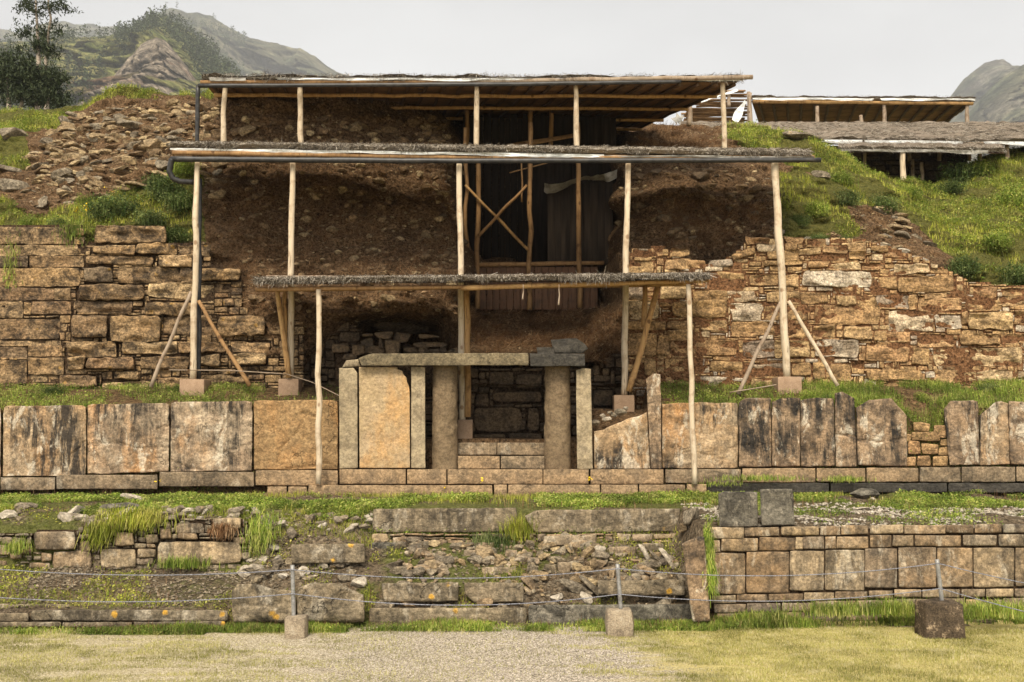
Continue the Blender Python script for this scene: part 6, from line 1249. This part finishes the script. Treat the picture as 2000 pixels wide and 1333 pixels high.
for i, (px, py, s, m_, lab) in enumerate([
    (222, 415, 1.35, 0, 'largest round dark green shrub with yellow flowers below the left mound'), (330, 375, 1.2, 1, 'green shrub below the gutter elbow of the middle roof'), (300, 345, 0.9, 0, 'small shrub right of the flat tilted slab on the left mound'), (365, 400, 1.1, 2, 'shrub touching the leftmost tall post from the left'), (345, 455, 0.8, 1, 'small dark shrub at the wall top just left of the leftmost tall post'),
    (165, 380, 0.7, 3, 'pale green bush on the left slope above the largest shrub'), (60, 425, 0.6, 3, 'low bush at the left edge above the masonry wall'), (120, 430, 0.55, 1, 'low dark bush left of the largest shrub'), (300, 430, 0.9, 2, 'bushy weeds between the largest shrub and the leftmost post'), (365, 330, 0.8, 3, 'pale green bush under the left end of the middle roof'),
    (1640, 345, 0.9, 3, 'pale bush on the crest right of the middle roof end'), (1650, 385, 0.9, 1, 'dark bush on the right crest below the pale one'), (1725, 395, 0.95, 0, 'rounded bush on the right slope above the brown scree'), (1590, 400, 0.8, 3, 'low bush beside the rightmost tall post'), (1560, 420, 0.6, 1, 'small dark bush left of the low bush by the rightmost post'), (1600, 460, 0.55, 2, 'bluish agave like bush on the top of the golden wall'), (1650, 462, 0.6, 1, 'dark spiky bush on the golden wall top'),
    (1875, 345, 1.5, 0, 'large dark bush hanging over the gully under the narrow shelter'), (1905, 335, 1.2, 3, 'pale bush on the right green hill near the narrow shelter'), (1850, 365, 0.9, 2, 'dark bush low in the gully'), (1870, 520, 1.0, 1, 'dark bush low on the right green slope'), (1975, 540, 1.1, 0, 'dark bush at the right edge above the masonry'), (1930, 470, 0.9, 3, 'green bush in the middle of the right green slope'), (1770, 370, 0.8, 3, 'leafy bush on the crest left of the gully'), (1430, 262, 0.8, 3, 'grassy bush at the right end of the topmost shelter'), (1980, 390, 1.2, 3, 'broad yellow green bush high at the right edge')]):
    o = bpy.data.objects.new('shrub', SM[m_]); C.objects.link(o); o.location = bank_at(px, py+10)+np.array([0, -0.1, -0.12]); o.scale = (s, s, s*0.85); o.rotation_euler = (0, 0, i*1.3)
    o['label'] = lab; o['category'] = 'shrub'; o['group'] = 'shrubs on the mounds'
for i, (x, y, s, m_, lab) in enumerate([(-10.9, 24.3, 0.55, 0, 'leafy weed clump on the ledge at the far left'), (-8.0, 24.5, 0.35, 1, 'weed clump on the ledge left of the left post footing'), (-7.0, 23.7, 0.3, 3, 'low weeds right of the left post footing'), (6.9, 23.7, 0.5, 3, 'weed clump in front of the right post footing'), (7.3, 23.6, 0.4, 1, 'weeds on the slab tops right of the right footing'), (11.3, 24.3, 0.55, 0, 'dark weed clump on the ledge at the right edge'), (9.6, 24.0, 0.4, 3, 'bright weeds above the gap in the slab row')]):
    o = bpy.data.objects.new('weed_clump', SM[m_]); C.objects.link(o); o.location = (x, y, float(bermz(x, y))-0.1); o.scale = (s, s, s); o['label'] = lab; o['category'] = 'weeds'; o['group'] = 'weed clumps on the ledge'
mb = MB()   # yellow flowers
q = np.concatenate([np.stack([bank_at(px, py)+np.array([0, -0.55, 0.3]) for px, py in [(180, 432), (190, 440), (165, 436), (225, 400), (232, 408), (170, 445), (184, 428)]]), np.stack([on_terr(px, py)+np.array([0, 0, .15]) for px, py in [(310, 960), (870, 966), (940, 960), (1150, 955), (640, 965)]])])
q = np.repeat(q, 5, 0)+RNG.normal(0, 0.02, (len(q)*5, 3)); leaves(mb, q, 0.045, 0.4, 0.9); single('yellow_flowers', mb, M['yellow'], 'tiny yellow flowers among the weeds', 'flowers', kind='stuff')

# ------------------------------------------------------------------ eucalyptus, hills, haze
def crown(blobs, D, mk='euca', dens=1.0, ls=(0.14, 0.30)):
    mb = MB()
    for (px, py, rx, ry) in blobs:
        c = P(px, py, D); kx = rx/FOC*D; ky = ry/FOC*D
        for s in range(max(5, int(kx*ky*13*dens))):
            a = RNG.normal(0, 0.55, 3)*np.array([kx, kx*0.8, ky]); m_ = c+a; n = int(RNG.integers(30, 60)); r = RNG.uniform(0.2, 0.55)
            leaves(mb, m_+RNG.normal(0, r*0.55, (n, 3)), RNG.uniform(*ls, n), 0.8, 0.3)
    return mb
def euca(label, D, trunks, blobs, base):
    t = thing('eucalyptus_tree', label, 'tree', base); dn = 3.2 if 'dense' in label else 1.6
    for i, pl in enumerate(trunks):
        mb = MB(); tube(mb, [P(a, b, D) for a, b in pl], [0.22 if i == 0 else 0.15, 0.06], seg=8, sub=16, crook=0.12, seed=i+3); part('trunk', mb, M['bark'], t)
    part('crown', crown(blobs, D, dens=dn, ls=(0.18, 0.38)), M['euca'], t, smooth=False)
euca('tall slender eucalyptus with a bare forked trunk rising above the left mound', 75, [[(76, 235), (75, 110), (73, 60), (70, -20)], [(90, 235), (92, 110), (97, 40), (95, -20)]],
     [(62, 15, 26, 18), (105, 12, 22, 14), (45, 48, 12, 12), (58, 66, 18, 12), (95, 62, 22, 20), (92, 90, 22, 22), (70, 95, 14, 10), (100, 105, 18, 10), (120, 18, 12, 12), (45, 5, 16, 10), (75, -30, 40, 25)], P(80, 235, 75))
euca('dense dark eucalyptus clump at the left edge below the tall slender one', 68, [[(18, 235), (15, 150)], [(40, 235), (45, 160)], [(95, 235), (88, 160)], [(68, 235), (70, 160)]],
     [(25, 125, 32, 28), (20, 160, 32, 26), (55, 150, 28, 26), (80, 150, 34, 24), (100, 180, 30, 24), (75, 190, 34, 24), (45, 185, 28, 20), (110, 150, 18, 18), (120, 195, 16, 12), (-20, 150, 30, 40), (-60, 170, 40, 40)], P(50, 235, 68))
def hill(name, ridge, Dr, Dn, pyn, mat, amp, seed, nx=420, ny=110, bulge=0.0):
    rx = np.array([a for a, b in ridge], float); ry = np.array([b for a, b in ridge], float)
    px = np.linspace(rx[0], rx[-1], nx); py = np.interp(px, rx, ry)+2.2*fbm(np.stack([px, 0*px+seed, 0*px], -1), 1/22.0, 4, seed)
    t = np.linspace(0, 1, ny); A = np.repeat(px[:, None], ny, 1); B = py[:, None]*(1-t[None])+pyn*t[None]
    D = Dr*(1-t[None])+Dn*t[None]+0*A
    W = P(A, B, D); nn = fbm(W, 1.0/(Dr*0.05), 5, seed)
    ridg = 1-np.abs(fbm(W*np.array([1, 0.4, 0.4]), 1.0/(Dr*0.07), 4, seed+5))
    env = np.clip(t[None]*6, 0.12, 1); nn = nn+0.5*fbm(W, 1.0/(Dr*0.012), 4, seed+9)
    W[..., 1] += amp*env*(nn*1.2-ridg*1.5); W[..., 2] += amp*env*0.35*nn
    back = W[:, :1]+np.array([0, Dr*0.25, -Dr*0.06]); W = np.concatenate([back, W], 1)
    V = W.reshape(-1, 3); F = grid_faces(nx, ny+1); mb = MB(); mb.add(V, [F]); single(name, mb, M[mat], kind='structure'); return V, F
hill('far_mountain', [(-420, 90), (-200, 60), (0, 57), (42, 68), (75, 52), (105, 43), (130, 43), (150, 50), (185, 48), (205, 54), (232, 56), (300, 90), (420, 150)], 3000, 2500, 330, 'hill_mount', 55, 3)
MV, MF = hill('mountain', [(140, 120), (230, 75), (290, 38), (322, 24), (338, 21), (352, 24), (368, 28), (386, 25), (412, 30), (428, 40), (452, 56), (490, 76), (530, 88), (588, 98), (612, 112), (650, 136), (700, 160), (800, 230), (900, 320)], 2500, 1500, 330, 'hill_mount', 75, 7)
HV, HF = hill('near_hill', [(-420, 110), (-100, 92), (40, 84), (110, 76), (150, 74), (212, 72), (240, 64), (270, 54), (300, 40), (325, 34), (345, 48), (380, 72), (420, 110), (450, 140), (500, 175), (620, 250)], 1050, 520, 320, 'hill_green', 24, 11)
KV, KF = hill('rocky_knoll', [(130, 260), (190, 190), (225, 148), (250, 115), (275, 90), (292, 79), (306, 74), (322, 80), (345, 104), (368, 132), (388, 165), (405, 205), (430, 260)], 830, 560, 330, 'hill_rock', 26, 13, 300, 90)
hill('right_mountain', [(1780, 300), (1830, 230), (1858, 185), (1880, 155), (1900, 138), (1922, 124), (1940, 119), (1958, 121), (1972, 130), (1980, 140), (2060, 190), (2200, 260)], 2400, 1700, 420, 'hill_mount', 60, 17)
hill('right_spur', [(1820, 330), (1870, 250), (1905, 205), (1940, 165), (1970, 143), (1990, 132), (2060, 100), (2200, 60), (2500, 20)], 1800, 1250, 420, 'hill_mount', 45, 19)
hill('behind_slope', [(-400, 225), (0, 215), (200, 230), (500, 250), (900, 300), (1300, 330), (1700, 330), (2000, 330), (2400, 320)], 190, 60, 420, 'hill_green', 3, 23)
def forest(V, F, n, wfn, hmin, hmax, name, label):
    p, nr, T = surf_sample(V, [F], n, wfn); mb = MB()
    for q in p:
        h = RNG.uniform(hmin, hmax); k = 26; z = RNG.random(k); r = h*0.15*np.sin(math.pi*(0.12+0.85*z))
        a = RNG.uniform(0, 6.28, k); pts = q+np.stack([r*np.cos(a), r*np.sin(a), h*(0.1+0.9*z)], -1); leaves(mb, pts, h*0.15, 0.7, 0.8)
    single(name, mb, M['forest'], label, 'trees', kind='stuff', smooth=False)
def toline(V): # photo position of points
    r = V-EYE; f = r[:, 1]*math.cos(TILT)+r[:, 2]*math.sin(TILT); u = -r[:, 1]*math.sin(TILT)+r[:, 2]*math.cos(TILT); return 1000+FOC*r[:, 0]/f, 666.5-FOC*u/f
def wf(c, T):
    px, py = toline(c); n = fbm(c, 1/55.0, 3, 4); kn = np.interp(px, [140, 190, 222, 250, 278, 304, 328, 352, 372, 390, 410], [240, 180, 138, 104, 84, 74, 78, 100, 128, 160, 200])
    return np.where((px > 225) & (px < 470) & (py < 60+np.abs(px-320)*1.1), 1.3, 0.0)*(py < kn-4)+np.where((n > 0.1) & (py < 230) & (px > -50) & (px < 420) & ((px < 140) | (py < kn-4)), 1.0, 0.0)
forest(HV, HF, 1100, wf, 7.0, 17.0, 'hillside_trees', 'eucalyptus groves scattered over the hillside at left')
def wf2(c, T):
    px, py = toline(c); n = fbm(c, 1/150.0, 3, 4); return np.where((n > 0.15) & (px > 300) & (px < 480), 1.0, 0.0)
forest(MV, MF, 350, wf2, 12, 24, 'mountain_trees', 'distant trees on the flank of the mountain')
k = N('air'); k.t.nodes.remove(k.b); pv = k.new("ShaderNodeVolumePrincipled"); pv.inputs["Color"].default_value = (0.93, 0.95, 0.97, 1); pv.inputs["Density"].default_value = HAZE if 'HAZE' in globals() else 0.00022; pv.inputs["Anisotropy"].default_value = 0.2
k.t.links.new(pv.outputs[0], k.t.nodes["Material Output"].inputs["Volume"]); M['haze'] = k.m
mb = MB(); lo = np.array([-7000, -1500, -8.0]); hi = np.array([7000, 7000, 1300.0]); V = np.array([[(lo, hi)[i][0], (lo, hi)[j][1], (lo, hi)[l][2]] for i in (0, 1) for j in (0, 1) for l in (0, 1)])
mb.add(V, [np.array([[0, 1, 3, 2], [4, 6, 7, 5], [0, 4, 5, 1], [2, 3, 7, 6], [0, 2, 6, 4], [1, 5, 7, 3]])]); single('haze', mb, M['haze'], kind='stuff', smooth=False)
